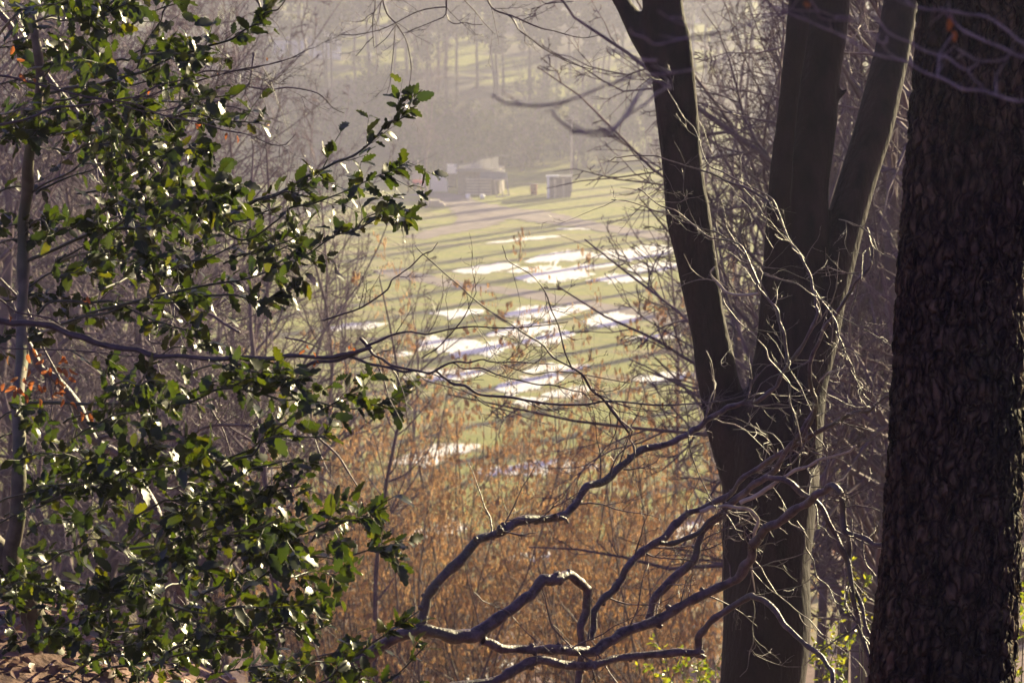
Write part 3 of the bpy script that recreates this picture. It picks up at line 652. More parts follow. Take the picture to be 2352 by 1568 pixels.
def branch_parts(tr_list, name, mat, parent, S=9, lump=.015, knots=False):
    for X_b, r_b in tr_list:
        K = max(12, int(len(X_b)*1.3)); a, r2 = resample(X_b, r_b, K)
        a = np.vstack([a, a[-1]+(a[-1]-a[-2])*.15]); r2 = np.append(r2, r2[-1]*.15)
        link(name, mesh_np(name, *tubes(a[None], r2[None], S, lump), mat), parent)
        if knots:
            for _ in range(int(K*.16)):
                i = RNG.integers(3, K-3); q = norm(RNG.normal(size=3)); r0 = r2[i]
                if r0 < .012: continue
                e_ = a[i]+q*r0*(1.15+.8*RNG.random()); c_ = np.array([a[i], a[i]+q*r0*.8, e_, e_+q*.001])
                link('knot', mesh_np('knot', *tubes(c_[None], np.array([[r0*.8, r0*.62, r0*.45, .0005]]), 7, .08), mat), parent)
def twiggery(trs, n1, l1, n2, l2, n3=0, l3=.5, K=14, flat=.5, grav=.03, curl=.2, ang=.75, maxr=.005, minr=.0010, t0=.1, minr3=.0008):
    A = [resample(x_, r_, K) for x_, r_ in trs]; L = np.array([np.linalg.norm(np.diff(a[0], axis=0), axis=1).sum() for a in A])
    out = []
    for (p_, r_), ln in zip(A, L):
        n = max(1, int(round(n1*ln)))
        P1, R1 = grow(p_[None], r_[None], n, l1, 8, ang, curl*.7, grav, .5, .35, t0, flat=flat, maxr=maxr, minr=minr*1.3)
        out.append(tubes(P1, R1, 4))
        if n2:
            P2, R2 = grow(P1, R1, n2, l2, 5, ang, curl, grav, .7, .5, .1, rel=True, flat=flat, minr=minr); out.append(tubes(P2, R2, 3))
            if n3: P3, R3 = grow(P2, R2, n3, l3, 4, ang, curl, grav, .8, .6, .1, rel=True, flat=flat, minr=minr3); out.append(tubes(P3, R3, 3))
    return merge(out)
# hanging twigs at the top centre, on the beech's left fork
def z4(a, b_): return (564+.42*a, .42*b_)
FT = Field(12.6, .0)
T0 = trace([(1180, -170), (1000, -190), (800, -180), (600, -170)], [18, 14, 10, 6], FT, wob=.02)
tops = [([(870, -185), z4(750, 0), z4(820, 130), z4(880, 230), z4(905, 370), z4(900, 450), z4(870, 520)], [5, 4, 3.2, 2.4, 2]),
        ([z4(820, 130), z4(815, 250), z4(800, 400), z4(770, 520)], [3, 2.2, 1.8]), ([(850, -180), z4(705, 0), z4(700, 100), z4(700, 250)], [4, 2.6, 2]),
        ([z4(702, 70), z4(650, 105), z4(600, 125)], [2.2, 1.8]), ([z4(700, 200), z4(650, 250), z4(600, 300)], [2.2, 1.8]),
        ([z4(820, 140), z4(760, 220), z4(700, 270)], [2.2, 1.8]),
        ([(1030, -190), z4(1095, 0), z4(1095, 80), z4(1050, 110), z4(870, 180)], [5, 4, 3, 2]), ([z4(1095, 40), z4(950, 60), z4(800, 130), z4(600, 195), z4(520, 190)], [3, 2.4, 2]),
        ([z4(1097, 80), z4(1140, 130), z4(1200, 120), z4(1290, 140)], [2.6, 2]),
        ([(1080, -185), z4(1330, 0), z4(1450, 90), z4(1520, 180), z4(1650, 280), z4(1780, 350), z4(1900, 385)], [6, 5, 4, 3.2, 2.4, 2]),
        ([z4(1440, 80), z4(1600, 150), z4(1700, 180), z4(1850, 210), z4(1940, 190)], [4, 3, 2]), ([z4(1195, 0), z4(1280, 90), z4(1360, 190)], [2.6, 2, 1.6]),
        ([(1180, -170), z4(1600, -20), z4(1700, 15), z4(1790, 10)], [4, 3, 2.4, 2]), ([z4(1520, 180), z4(1530, 220), z4(1550, 260)], [2, 1.6])]
tt = [trace(a, b_, FT, wob=.004) for a, b_ in tops]
branch_parts([T0], 'limb', M_limb, beech, 7); branch_parts(tt, 'hanging_twig', M_twig, beech, 5, 0)
o = link('twigs', mesh_np('twigs', *twiggery(tt, 7, .22, 4, .45, 2, .5, flat=.7), M_twig), beech); tag(o, kind='stuff')

# oak with ridged bark
def oak():
    rows = [(-700, 2330, 270), (-200, 2285, 280), (0, 2263, 288), (300, 2236, 286), (600, 2210, 284), (1000, 2195, 300), (1300, 2180, 312), (1568, 2162, 328), (1900, 2155, 350), (2300, 2150, 400), (2600, 2150, 520)]
    p = catmull([(u, v, w_) for v, u, w_ in rows], 8); X0 = P(p[:, 0], p[:, 1], np.full(len(p), 9.0)); r0 = p[:, 2]/2*9/F
    K, S = 640, 260
    X1, r1 = resample(X0, r0, K)
    Vt, Qt = tubes(X1[None], np.ones((1, K)), S); dirs = Vt.reshape(K, S, 3)-X1[:, None]
    seg = np.linalg.norm(X1[-1]-X1[0]); h = np.linspace(0, seg, K)[:, None]*np.ones(S); ang = (np.arange(S)/S)[None]*np.ones((K, 1))
    circ = 2*math.pi*.25
    nc = 46; cw = circ/nc; ch = .085
    sx = ang*nc; sy = h/ch
    wx = .35*np.sin(sy*1.3+2*np.sin(sx*.5*2*math.pi/nc*6))+.25*np.sin(sy*3.1+sx*2*math.pi/nc*9)
    rngl = np.random.default_rng(5); GH = int(seg/ch)+6; jx = rngl.random((nc, GH)); jy = rngl.random((nc, GH)); jh = rngl.random((nc, GH))
    qx = sx+wx; ix = np.floor(qx).astype(int); iy = np.floor(sy).astype(int)
    d1 = np.full(sx.shape, 9.); d2 = d1.copy(); hh = np.zeros(sx.shape)
    for dx in (-1, 0, 1):
        for dy in (-1, 0, 1):
            cx = (ix+dx) % nc; cyy = np.clip(iy+dy, 0, GH-1)
            dd = np.hypot(ix+dx+jx[cx, cyy]-qx, (iy+dy+jy[cx, cyy]-sy)*.9)
            new = dd < d1; d2 = np.where(new, d1, np.minimum(d2, dd)); hh = np.where(new, jh[cx, cyy], hh); d1 = np.where(new, dd, d1)
    e_ = np.clip((d2-d1)/.42, 0, 1); plate = e_**.55*(.7+.5*hh)
    disp = plate*.020+.0016*rngl.normal(size=e_.shape)-.012
    lob = 1+.025*np.sin(ang*2*math.pi*3+1)+.02*np.sin(ang*2*math.pi*5+h*1.2)
    R = r1[:, None]*lob+disp
    V = X1[:, None]+dirs*R[..., None]
    return V.reshape(-1, 3), Qt
V, Q = oak()
ok = empty('oak_tree', (1.63, 8.9, float(terrain(1.63, 8.9)))); tag(ok, 'massive trunk with deeply ridged dark bark at the right edge', 'tree')
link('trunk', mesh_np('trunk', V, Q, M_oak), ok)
# ---------------- low crooked limbs across the bottom
def z7(a, b_): return (1364+.42*a, 909.8+.42*b_)
def z6(a, b_): return (1364+.42*a, 470.4+.42*b_)
def z5(a, b_): return (1364+.42*a, .42*b_)
def z8(a, b_): return (752.6+.42*a, 909.8+.42*b_)
FL = Field(9.6, .30, .0045, .004, .5)
LIMBS = [
 ([(620, 2100), (690, 1760), (760, 1580), (850, 1500), (905, 1468), (960, 1452), (1030, 1460), (1080, 1464), (1120, 1437), (1160, 1402), (1210, 1375), (1250, 1335), (1285, 1322), (1325, 1332), (1352, 1352)], [60, 50, 42, 36, 32, 30, 34, 38, 34, 30, 28, 27, 25, 24, 22], 0),
 ([(1350, 1350), (1346, 1400), (1334, 1450), (1338, 1500), (1328, 1568), (1330, 1640)], [24, 23, 22, 20, 18], .0),
 ([(960, 1450), (970, 1410), (985, 1370), (1010, 1330), (1050, 1290), (1095, 1245), (1150, 1218), (1210, 1195), (1290, 1180), (1315, 1160), (1345, 1120), (1390, 1100), (1430, 1065), (1470, 1035), (1530, 1015), (1570, 1000), (1600, 985), (1625, 958), (1660, 940), (1700, 930), (1745, 920), (1775, 895), (1805, 850), (1847, 790), (1872, 731), (1872, 689), (1864, 655), (1843, 592), (1809, 550), (1771, 462), (1721, 428), (1658, 399), (1616, 361), (1591, 294), (1553, 235), (1532, 185)], [26, 25, 24, 24, 22, 22, 20, 20, 18, 18, 17, 15, 14, 12, 11, 10, 8, 7, 6, 5, 4, 3, 2.4, 2], .5),
 ([(1110, 1470), (1150, 1484), (1220, 1490), (1290, 1492), (1360, 1495), (1400, 1470), (1450, 1440), (1530, 1412), (1600, 1375), (1680, 1330), (1720, 1290), (1735, 1250), (1750, 1218), (1790, 1200), (1840, 1165), (1880, 1130), (1910, 1118), (1930, 1124), (1936, 1160), (1945, 1215), (1990, 1240), (2035, 1254), (2070, 1262)], [26, 26, 25, 24, 26, 26, 26, 24, 24, 24, 24, 22, 22, 20, 19, 18, 17, 18, 16, 14, 12, 8], -.35),
 ([(1945, 1215), (1950, 1290), (1965, 1350), (1985, 1410), (2003, 1470)], [14, 12, 11, 10, 9], -.1),
 ([z7(300, 1220), z7(380, 1050), z7(550, 900), z7(570, 800), z7(640, 700), z7(740, 600), z7(840, 500), z7(950, 440), z7(1070, 290), z7(1180, 130), z7(1210, 40)], [26, 20, 20, 19, 18, 18, 18, 16, 13, 12, 10], .2),
 ([z7(930, 445), z7(980, 440), z7(1070, 465), z7(1180, 550), z7(1260, 650), z7(1330, 800), z7(1390, 950), z7(1430, 1150), z7(1460, 1300), z7(1510, 1480), z7(1530, 1650)], [14, 14, 15, 15, 14, 14, 14, 13, 12, 11], -.1),
 ([z8(1440, 1330), z8(1450, 1200), z8(1500, 1100), z8(1580, 1050), z8(1620, 950), z8(1720, 850), z8(1820, 780), z8(1900, 690), z8(2010, 625), z7(710, 560), z7(780, 500), z7(850, 430), z7(1000, 330), z7(1150, 240), z7(1250, 180), z7(1400, 110), z7(1500, 70), z7(1600, 0), z7(1700, -60)], [20, 20, 18, 19, 18, 20, 18, 22, 16, 14, 13, 14, 13, 13, 12, 10, 8, 6, 4], .25),
 ([z8(1820, 800), z8(1930, 790), z8(2050, 720), z8(2130, 650), z8(2190, 590)], [13, 13, 12, 12], .05),
 ([z8(440, 1620), z8(850, 1565), z8(1000, 1500), z8(1150, 1450), z8(1280, 1468), z8(1400, 1475), z8(1550, 1440), z8(1700, 1420), z8(1900, 1402), z8(2000, 1400), z8(2035, 1330), z8(2080, 1250), z8(2200, 1150), z8(2320, 1095), z7(920, 1110), z7(1000, 1170), z7(1050, 1250), z7(1130, 1350), z7(1250, 1430), z7(1300, 1520), z7(1330, 1620)], [24, 24, 24, 24, 24, 22, 20, 20, 20, 20, 20, 19, 18, 16, 15, 15, 14, 13, 13, 12, 12], -.5),
 ([z8(1990, 1400), z8(2030, 1418), z8(2062, 1432)], [20, 16, 12], 0),
 ([z8(1240, 650), z8(1275, 670), z8(1305, 695)], [14, 10, 6], 0), ([z8(940, 745), z8(938, 730), z8(935, 712)], [16, 14, 9], 0),
 ([z6(1500, 170), z6(1520, 230), z6(1500, 350), z6(1420, 450), z6(1380, 530), z6(1300, 640), z6(1210, 780), z6(1190, 900), z6(1190, 1030), z6(1210, 1095), z6(1190, 1180), z6(1120, 1300)], [6, 6, 7, 8, 9, 10, 10, 11, 11, 11, 10, 9], .15),
 ([z6(1050, 860), z6(1055, 780), z6(1020, 650), z6(990, 550), z6(890, 460), z6(860, 340), z6(800, 250), z6(650, 150), z6(450, 60), z6(250, 0), z5(100, 1080)], [8, 8, 7.5, 7, 6.5, 5.5, 5, 4, 3, 2.4, 2], .1)]
PALE = [
 ([z6(900, 485), z6(760, 492), z6(690, 435), z6(660, 410), z6(640, 370), z6(655, 342)], [6, 6, 6.5, 7, 4, 3], 0),
 ([z7(800, 582), z7(900, 535), z7(980, 492), z7(1040, 440), z7(1130, 390), z7(1250, 340), z7(1370, 300), z7(1430, 270)], [11, 11, 9, 8, 8, 7, 6, 4], 0),
 ([z7(580, 632), z7(640, 612), z7(710, 602), z7(830, 612), z7(900, 660), z7(880, 750), z7(860, 840), z7(865, 950), z7(880, 1080)], [11, 11, 9, 8, 8, 8, 7, 4, 3], 0),
 ([z6(1230, 972), z6(1280, 925), z6(1350, 903), z6(1410, 895)], [3, 4, 3, 2.4], 0)]
lt = [trace(a, [q*.9 for q in b_], FL, o_, .006) for a, b_, o_ in LIMBS]; pt = [trace(a, b_, FL, o_-.02, .004) for a, b_, o_ in PALE]
lx = P(620, 2100, 9.6)
limb = empty('beech_limb_tree', (float(lx[0]), float(lx[1]), float(terrain(lx[0], lx[1])))); limb.name = 'crooked_beech'
tag(limb, 'crooked bare grey limbs arching low across the bottom before the beech trunk', 'tree')
branch_parts(lt, 'limb', M_limb, limb, 14, .035, True)
branch_parts(pt, 'dead_branch', M_pale, limb, 8, .02)
# twigs traced plus grown
TW = [([z7(600, 550), z7(660, 580), z7(720, 640), z7(800, 720), z7(860, 800)], [3.4, 3, 3, 2.4]), ([z7(980, 500), z7(1030, 560), z7(1070, 640)], [3, 2.4]),
      ([z7(1110, 680), z7(1180, 800), z7(1220, 940), z7(1300, 1080), z7(1400, 1170), z7(1540, 1250)], [3.6, 3.4, 3, 2.6, 2]),
      ([z7(880, 900), z7(950, 1000), z7(1040, 1110), z7(1120, 1190), z7(1250, 1290), z7(1320, 1390)], [3.2, 3, 2.6, 2]),
      ([z6(0, 1010), z6(100, 1110), z6(180, 1200), z6(220, 1290), z6(215, 1380)], [3, 3.4, 4, 5]), ([z7(480, -40), z7(510, 100), z7(520, 260), z7(560, 400), z7(640, 560)], [2.4, 2.6, 3, 3]),
      ([z6(1210, 470), z6(1300, 640), z6(1350, 750), z6(1400, 900), z6(1500, 1070), z6(1620, 1120)], [4.4, 4.4, 3.6, 3, 2]), ([z6(1320, 690), z6(1400, 860), z6(1440, 980), z6(1480, 1100)], [3, 2.6, 2]),
      ([z6(680, 440), z6(740, 580), z6(860, 700), z6(950, 830), z6(1040, 940), z6(1080, 1080), z6(1130, 1230), z6(1125, 1390)], [2.4, 3, 3, 4, 4, 3, 3]),
      ([z6(740, 260), z6(860, 340), z6(1000, 400), z6(1150, 460), z6(1300, 560), z6(1500, 700), z6(1640, 800)], [3, 3.2, 3.2, 3, 2.4, 2]),
      ([z5(1340, 1200), z5(1450, 1240), z5(1530, 1320), z5(1660, 1430)], [2.4, 3, 2]), ([z5(240, 1030), z5(350, 1100), z5(500, 1180), z5(640, 1290), z5(800, 1360), z5(900, 1560)], [3.2, 3.6, 4, 4, 5]),
      ([z5(90, 880), z5(130, 855), z5(300, 870), z5(460, 890), z5(600, 940), z5(760, 1000), z5(960, 1100)], [3, 2.6, 2.8, 3.6, 5, 6]),
      ([z8(1170, 1020), z8(1190, 1180), z8(1250, 1270), z8(1340, 1370), z8(1420, 1470), z8(1480, 1568)], [3, 4, 4, 4.4, 5]), ([z8(800, 1070), z8(900, 1130), z8(1000, 1220), z8(1140, 1330)], [2.6, 2.6, 2.2]),
      ([z7(860, 1080), z7(880, 1180), z7(870, 1300), z7(850, 1430), z7(800, 1540)], [3, 2.6, 2.4, 2])]
tw = [trace(a, b_, FL, -.1, .008) for a, b_ in TW]
branch_parts(tw, 'twig', M_limb, limb, 5, 0)
o = link('twigs', mesh_np('twigs', *twiggery(lt[2:8]+lt[12:]+tw+pt, 9, .32, 3, .55, 2, .5, flat=.6, curl=.28, maxr=.004, minr=.0012), M_limb), limb); tag(o, kind='stuff')

# ---------------- fine beech sapling on the left with long horizontal branch
def z2(a, b_): return (.42*a, 564.5+.42*b_)
def z1(a, b_): return (.42*a, .42*b_)
FS = Field(8.0, .25, .003, .004, 1.2)
SB = [([(-420, 640), (-200, 690), z2(-25, 398), z2(130, 412), z2(350, 465), z2(500, 520), z2(700, 570), z2(900, 600), z2(1200, 630), z2(1500, 625), z2(1750, 605), z2(1900, 590), z2(2010, 555)], [20, 18, 15, 15, 15, 14, 13, 12, 12, 11, 10, 10, 11]),
      ([z2(1290, 640), z2(1450, 690), z2(1600, 690), z2(1750, 640), z2(1950, 595)], [7, 8, 8, 7]),
      ([z3(210, 590), z3(300, 680), z3(400, 750), z3(560, 790), z3(690, 792), z3(800, 745), z3(930, 735), z3(1050, 735), z3(1200, 750), z3(1450, 762)], [10, 7, 6, 6, 6, 4.4, 4, 3.4, 3, 2]),
      ([z3(-60, 715), z3(150, 715), z3(300, 750), z3(450, 785), z3(560, 795)], [7, 7, 6.5, 6]), ([z3(240, 640), z3(400, 580), z3(600, 550), z3(850, 525), z3(1100, 515), z3(1300, 505), z3(1540, 510)], [7, 5, 4.4, 4, 3.4, 3, 2]),
      ([z3(690, 795), z3(760, 850), z3(850, 900), z3(1000, 950), z3(1200, 960), z3(1400, 1000), z3(1680, 1010), z3(1900, 995), z3(2350, 995), z3(2700, 960)], [6, 6.5, 6.5, 6, 5.5, 5, 4.4, 4, 3.4, 2.4]),
      ([z3(600, 715), z3(750, 600), z3(850, 490), z3(960, 300)], [3, 3, 3.2, 2]), ([z3(800, 745), z3(900, 790), z3(1050, 810), z3(1200, 855), z3(1400, 890), z3(1600, 930), z3(1700, 990), z3(2000, 1050), z3(2300, 1090)], [4.4, 4, 3.6, 3.4, 3, 2.6, 2, 2]),
      ([z3(560, 0), z3(640, 90), z3(820, 260), z3(980, 380), z3(1200, 520), z3(1400, 670), z3(1560, 780), z3(1700, 930), z3(1800, 1060), z3(1930, 1200)], [2, 2.6, 3, 3.4, 3.8, 4.4, 5, 5, 5.6, 6]),
      ([z3(-40, 475), z3(60, 460), z3(300, 330), z3(400, 250), z3(470, 170), z3(620, 70), z3(700, -20)], [5, 4.6, 4.4, 4, 3, 2.6, 1.6]), ([z3(1115, 0), z3(1150, 100), z3(1350, 250), z3(1460, 450), z3(1500, 600), z3(1560, 780)], [1.8, 2.2, 2.6, 2.8, 3.2, 4]),
      ([z3(850, 910), z3(1000, 1000), z3(1200, 1080), z3(1400, 1130)], [3, 2.6, 2]), ([z3(1050, 735), z3(1300, 800), z3(1500, 800), z3(1900, 860)], [2.6, 2.4, 2]), ([z3(560, 793), z3(640, 870), z3(850, 920)], [3, 2.6, 2]),
      ([(-380, 250), (-150, 300), (20, 290), z1(270, 610), z1(500, 560), z1(750, 530), z1(950, 480), z1(1200, 420), z1(1500, 350), z1(1690, 290)], [10, 8, 6, 5.5, 4.6, 4.2, 3.6, 3, 2]),
      ([(-380, 130), (-100, 170), z1(0, 420), z1(400, 500), z1(700, 570), z1(900, 640), z1(1150, 680), z1(1350, 730), z1(1500, 790), z1(1620, 750)], [9, 7, 5, 4.6, 4, 3.6, 3, 2.6, 1.8]),
      ([z1(750, 530), z1(950, 430), z1(1200, 390), z1(1400, 360), z1(1640, 310)], [3.4, 3, 2.4, 1.8]), ([z1(550, 540), z1(800, 600), z1(1000, 580), z1(1150, 590), z1(1400, 610)], [3, 2.6, 2.2]),
      ([z2(0, 560), z2(400, 560), z2(700, 600), z2(880, 580)], [4, 3.4, 2]), ([z2(330, 430), z2(200, 380), z2(60, 330), z2(-100, 250)], [4, 5, 5])]
st_ = [trace(a, b_, FS, 0, .006) for a, b_ in SB]
tk = trace([(-470, 2300), (-440, 1600), (-430, 900), (-400, 300), (-360, -300)], [60, 50, 40, 30, 20], FS)
sap = empty('beech_sapling', (float(tk[0][0][0]), float(tk[0][0][1]), float(terrain(tk[0][0][0], tk[0][0][1])))); tag(sap, 'young beech reaching one long dark horizontal branch through the holly with fine bare twigs', 'tree')
branch_parts([tk], 'trunk', M_limb, sap, 10); branch_parts(st_, 'branch', M_twig, sap, 8, .01)
o = link('twigs', mesh_np('twigs', *twiggery(st_[2:], 10, .20, 4, .5, 2, .55, flat=.6, grav=.04, maxr=.003, minr=.0010), M_twig), sap); tag(o, kind='stuff')

# leaning trunks and branches behind the holly
FK = Field(11.5, .2, .004, .004, .2)
KB = [([(20, 690), z2(160, 590), z2(300, 720), z2(400, 860), z2(500, 1050), z2(620, 1120), z2(750, 1300), (370, 1200), (420, 1400), (440, 1800), (440, 2100)], [18, 19, 20, 22, 22, 22, 24, 28, 30, 34, 36]),
      ([z2(500, 1050), z2(700, 1080), z2(1000, 1040), z2(1150, 990), z2(1500, 980), z2(1700, 1020), z2(1830, 1130), z2(1970, 1350)], [10, 8, 7, 6.5, 6, 5.4, 5, 3]),
      ([(-80, -60), z1(0, 60), z1(100, 200), z1(250, 420), z1(400, 600), z1(560, 960), (300, 560), (420, 720), z2(1150, 350), z2(1300, 470)], [16, 15, 14, 13, 14, 13, 9, 9, 8, 7]),
      ([z1(1450, -60), z1(1380, -10), z1(1430, 90)], [8, 9, 4]), ([z1(1390, 290), z1(1370, 400), z1(1340, 470), z1(1200, 560), z1(1050, 590), z1(920, 640)], [5, 5, 5, 5, 6, 8]),
      ([z1(1340, 470), z1(1450, 490), z1(1600, 490), z1(1780, 530), z1(1900, 640)], [4, 3.6, 3, 2]), ([z2(1040, 640), z2(1080, 740), z2(1150, 850), z2(1230, 1050), z2(1300, 1350), z2(1330, 1450)], [4, 4, 4, 4, 5]),
      ([z2(800, 460), z2(810, 520), z2(870, 530), z2(920, 545)], [5, 5, 4]), ([z2(1560, 500), z2(1700, 545), z2(1760, 560)], [5, 3.6, 2]), ([z3_ for z3_ in [(0, 640), (80, 760), (170, 980), (120, 1090)]], [6, 5, 4])]
kt = [trace(a, b_, FK, 0, .01) for a, b_ in KB]
g_ = kt[0][0][-1]; ks = empty('leaning_tree', (float(g_[0]), float(g_[1]), float(terrain(g_[0], g_[1])))); tag(ks, 'grey brown leaning trunk with winding sunlit branches just behind the holly', 'tree')
branch_parts(kt[:1], 'trunk', M_limb, ks, 10); branch_parts(kt[1:], 'branch', M_limb, ks, 7)
o = link('twigs', mesh_np('twigs', *twiggery(kt, 9, .35, 4, .5, 3, .5, flat=.5, minr=.0014, maxr=.005, minr3=.0012), M_limb), ks); tag(o, kind='stuff')

# ---------------- out-of-focus twigs close to the camera, top right
FN = Field(3.3, .1, .004, .01, 0)
NB = [([(2900, 330), z5(2500, 570), z5(2352, 550), z5(2150, 520), z5(1950, 460), z5(1750, 370), z5(1550, 290), z5(1350, 190), z5(1050, 60), z5(870, 0), z5(760, -60)], [12, 9, 8, 8, 8, 7.5, 7, 7, 6, 5, 4]),
      ([(2900, 200), z5(2500, 290), z5(2352, 230), z5(2250, 160), z5(2100, 90), z5(1900, 60), z5(1750, 30), z5(1600, -20)], [12, 9, 9, 8, 8, 7, 6, 5]), ([z5(2450, 320), z5(2352, 300), z5(2150, 230), z5(2000, 140), z5(1900, 60)], [8, 8, 8, 7]),
      ([z5(2300, 280), z5(2200, 330), z5(2080, 320), z5(1980, 260)], [6, 6, 5]), ([z5(1500, 60), z5(1560, 120), z5(1600, 160), z5(1700, 230), z5(1830, 280), z5(1950, 330), z5(2040, 375), z5(2110, 350)], [5, 6, 6, 7, 7, 6, 5]),
      ([z5(1880, 400), z5(1890, 320), z5(1930, 240), z5(1960, 200)], [6, 6, 5]), ([z5(1030, 50), z5(1200, 60), z5(1260, 100), z5(1400, 120)], [5, 5, 4]), ([z5(1560, 180), z5(1560, 225), z5(1600, 235), z5(1590, 195)], [6, 7, 6]),
      ([z5(1400, 130), z5(1460, 120), z5(1530, 200)], [5, 5, 5]), ([z5(2200, 520), z5(2200, 460), z5(2205, 410)], [5, 5, 4]), ([z5(1180, 0), z5(1240, 60), z5(1340, 100)], [5, 5, 4]),
      ([z5(1050, 60), z5(900, 100), z5(700, 180), z5(520, 200)], [5, 6, 5, 4]), ([z5(700, 180), z5(600, 210), z5(500, 205), z5(380, 240), z5(250, 190), z5(200, 150)], [5, 6, 6, 6, 5]),
      ([z5(350, 60), z5(440, 120), z5(560, 160)], [5, 6, 4]), ([z5(1050, 60), z5(700, 330), z5(380, 415), z5(240, 415), z4(2150, 420), z4(1950, 480), z4(1800, 530), z4(1600, 575), z4(1430, 560), z4(1330, 520)], [4, 6, 7, 7, 8, 8, 8, 8, 7.5, 7]),
      ([z5(380, 415), z5(420, 480), z4(2220, 430), z4(2100, 610), z4(2000, 700), z4(1850, 720), z4(1740, 690), z4(1670, 600)], [5, 6, 8, 8, 9, 9, 8, 7]),
      ([z4(2300, 480), z4(2200, 560), z4(2080, 650), z4(1990, 720), z4(1880, 735), z4(1790, 715)], [7, 7, 7, 7, 6]), ([z4(2250, 330), z4(2150, 325), z4(2060, 310), z4(1980, 260)], [7, 8, 7, 5])]
nb = [trace(a, [q*.78 for q in b_], FN, 0, .002) for a, b_ in NB]
ntk = trace([(3250, 3600), (3150, 2200), (3000, 1200), (2920, 500), (2880, -100)], [90, 80, 60, 40, 28], FN)
ne = empty('near_sapling', (float(ntk[0][0][0]), float(ntk[0][0][1]), float(terrain(ntk[0][0][0], ntk[0][0][1])))); tag(ne, 'blurred pinkish twigs of a sapling close to the camera at the upper right', 'sapling')
branch_parts([ntk], 'trunk', M_limb, ne, 8); branch_parts(nb, 'twig', M_near, ne, 7, .02)
o = link('buds', mesh_np('buds', *twiggery(nb, 6, .045, 0, .5, flat=.5, maxr=.0016, minr=.0012), M_near), ne); tag(o, kind='stuff')

# ---------------- leaves
def leaf_verts(L, Wd, spines, depth, wav, fold, bend, tip=1.0):
    """spiny leaf outline: midrib along +x, n segments, each with spine and bay"""
    n = spines*2
    t = np.linspace(0, 1, n+1); prof = np.sin(math.pi*np.clip(t, .02, 1)**.85)**.7*Wd/2
    x = t*L; zmid = -bend*(t**2)*L
    e = prof.copy(); sgn = np.where(np.arange(n+1) % 2 == 1, 1, 0)
    e = e*(1-depth*(1-sgn)); e[-1] = 0.0; e[0] = .0012
    ze = zmid+fold*e+wav*Wd*(sgn-.4)*np.sin(np.arange(n+1)*2.1+.5)
    V = [(x[i], 0, zmid[i]) for i in range(n+1)]
    for s_ in (1, -1):
        V += [(x[i]+(.06*L if sgn[i] else 0)*.6, s_*e[i], ze[i]) for i in range(n+1)]
    V = np.array(V); m_ = n+1; Q = []
    for i in range(n): Q += [(i, i+1, m_+i+1, m_+i), (i+1, i, 2*m_+i, 2*m_+i+1)]
    return V, np.array(Q)
holly_t = [leaf_verts(1, .62, 4, .42, .10, .25, .15), leaf_verts(1, .55, 5, .40, .14, .35, .25), leaf_verts(1, .66, 4, .30, .06, .1, .35), leaf_verts(1, .58, 3, .45, .16, .2, .1), leaf_verts(1, .60, 5, .20, .03, .15, .2)]
beech_t = [leaf_verts(1, .5, 3, .1, .05, .5, .3), leaf_verts(1, .42, 3, .12, .1, .9, .5)]
def frames(dirs, nrm):
    x = norm(dirs); z = norm(nrm-x*np.sum(nrm*x, -1, keepdims=True)); y = np.cross(z, x); return np.stack([x, y, z], -1)
def leafset(name, pos, dirs, nrm, size, temps, mat, parent, nparts):
    """the largest leaves as parts of their own, the rest joined"""
    Mx = frames(dirs, nrm); n = len(pos)
    c = norm(pos); face = np.abs(np.sum(Mx[:, :, 2]*c, -1)); depth = np.linalg.norm(pos, axis=1)
    u = 1176+F*pos[:, 0]/(pos@FW); v = 784-F*(pos@UPV)/(pos@FW)
    inside = (u > 0) & (u < 2352) & (v > 0) & (v < 1568)
    score = (face+.2)*(size/depth)*inside
    order = np.argsort(-score); kind = RNG.integers(0, len(temps), n)
    loc = Vector(parent.location)
    mes = [mesh_np(name, V_, Q_, mat) for V_, Q_ in temps]
    for i in order[:nparts]:
        o = bpy.data.objects.new(name, mes[kind[i]]); COL.objects.link(o); o.parent = parent
        M4 = Matrix(Mx[i].tolist()).to_4x4(); M4 = M4 @ Matrix.Scale(float(size[i]), 4); M4.translation = Vector(pos[i].tolist())-loc; o.matrix_basis = M4
    rest = order[nparts:]
    if len(rest) == 0: return
    parts = []
    for k, (V_, Q_) in enumerate(temps):
        r = rest[kind[rest] == k]
        if not len(r): continue
        W = np.einsum('nij,vj->nvi', Mx[r]*size[r][:, None, None], V_)+pos[r][:, None]
        QQ = (Q_[None]+(np.arange(len(r))*len(V_))[:, None, None]).reshape(-1, 4); parts.append((W.reshape(-1, 3), QQ))
    o = link('leaves', mesh_np('leaves', *merge(parts), mat), parent); tag(o, kind='stuff')
def leaves_on(Pt, per_m, size, ang=1.0, t0=.1, droop=.1, upn=.7, jitter=.6):
    N_, K, _ = Pt.shape; ln = np.linalg.norm(np.diff(Pt, axis=1), axis=-1).sum(1)
    pos, dr, nr, sz = [], [], [], []
    cnt = RNG.poisson(np.maximum(ln*per_m, .6)); cnt = np.maximum(cnt, 1)
    pi = np.repeat(np.arange(N_), cnt); M_ = len(pi)
    t = (t0+(1-t0)*RNG.random(M_))*(K-1-1e-3); i = t.astype(int); f = (t-i)[:, None]
    p_ = Pt[pi, i]*(1-f)+Pt[pi, i+1]*f; T = norm(Pt[pi, i+1]-Pt[pi, i])
    q = RNG.normal(size=(M_, 3)); q = norm(q-T*np.sum(q*T, -1, keepdims=True)); a = (ang*(.6+.7*RNG.random(M_)))[:, None]
    d = norm(np.cos(a)*T+np.sin(a)*q+np.array([0, 0, -droop])); nn = norm(np.array([0, 0, upn])+jitter*RNG.normal(size=(M_, 3)))
    return p_+q*.003, d, nn, size*(.65+.6*RNG.random(M_))
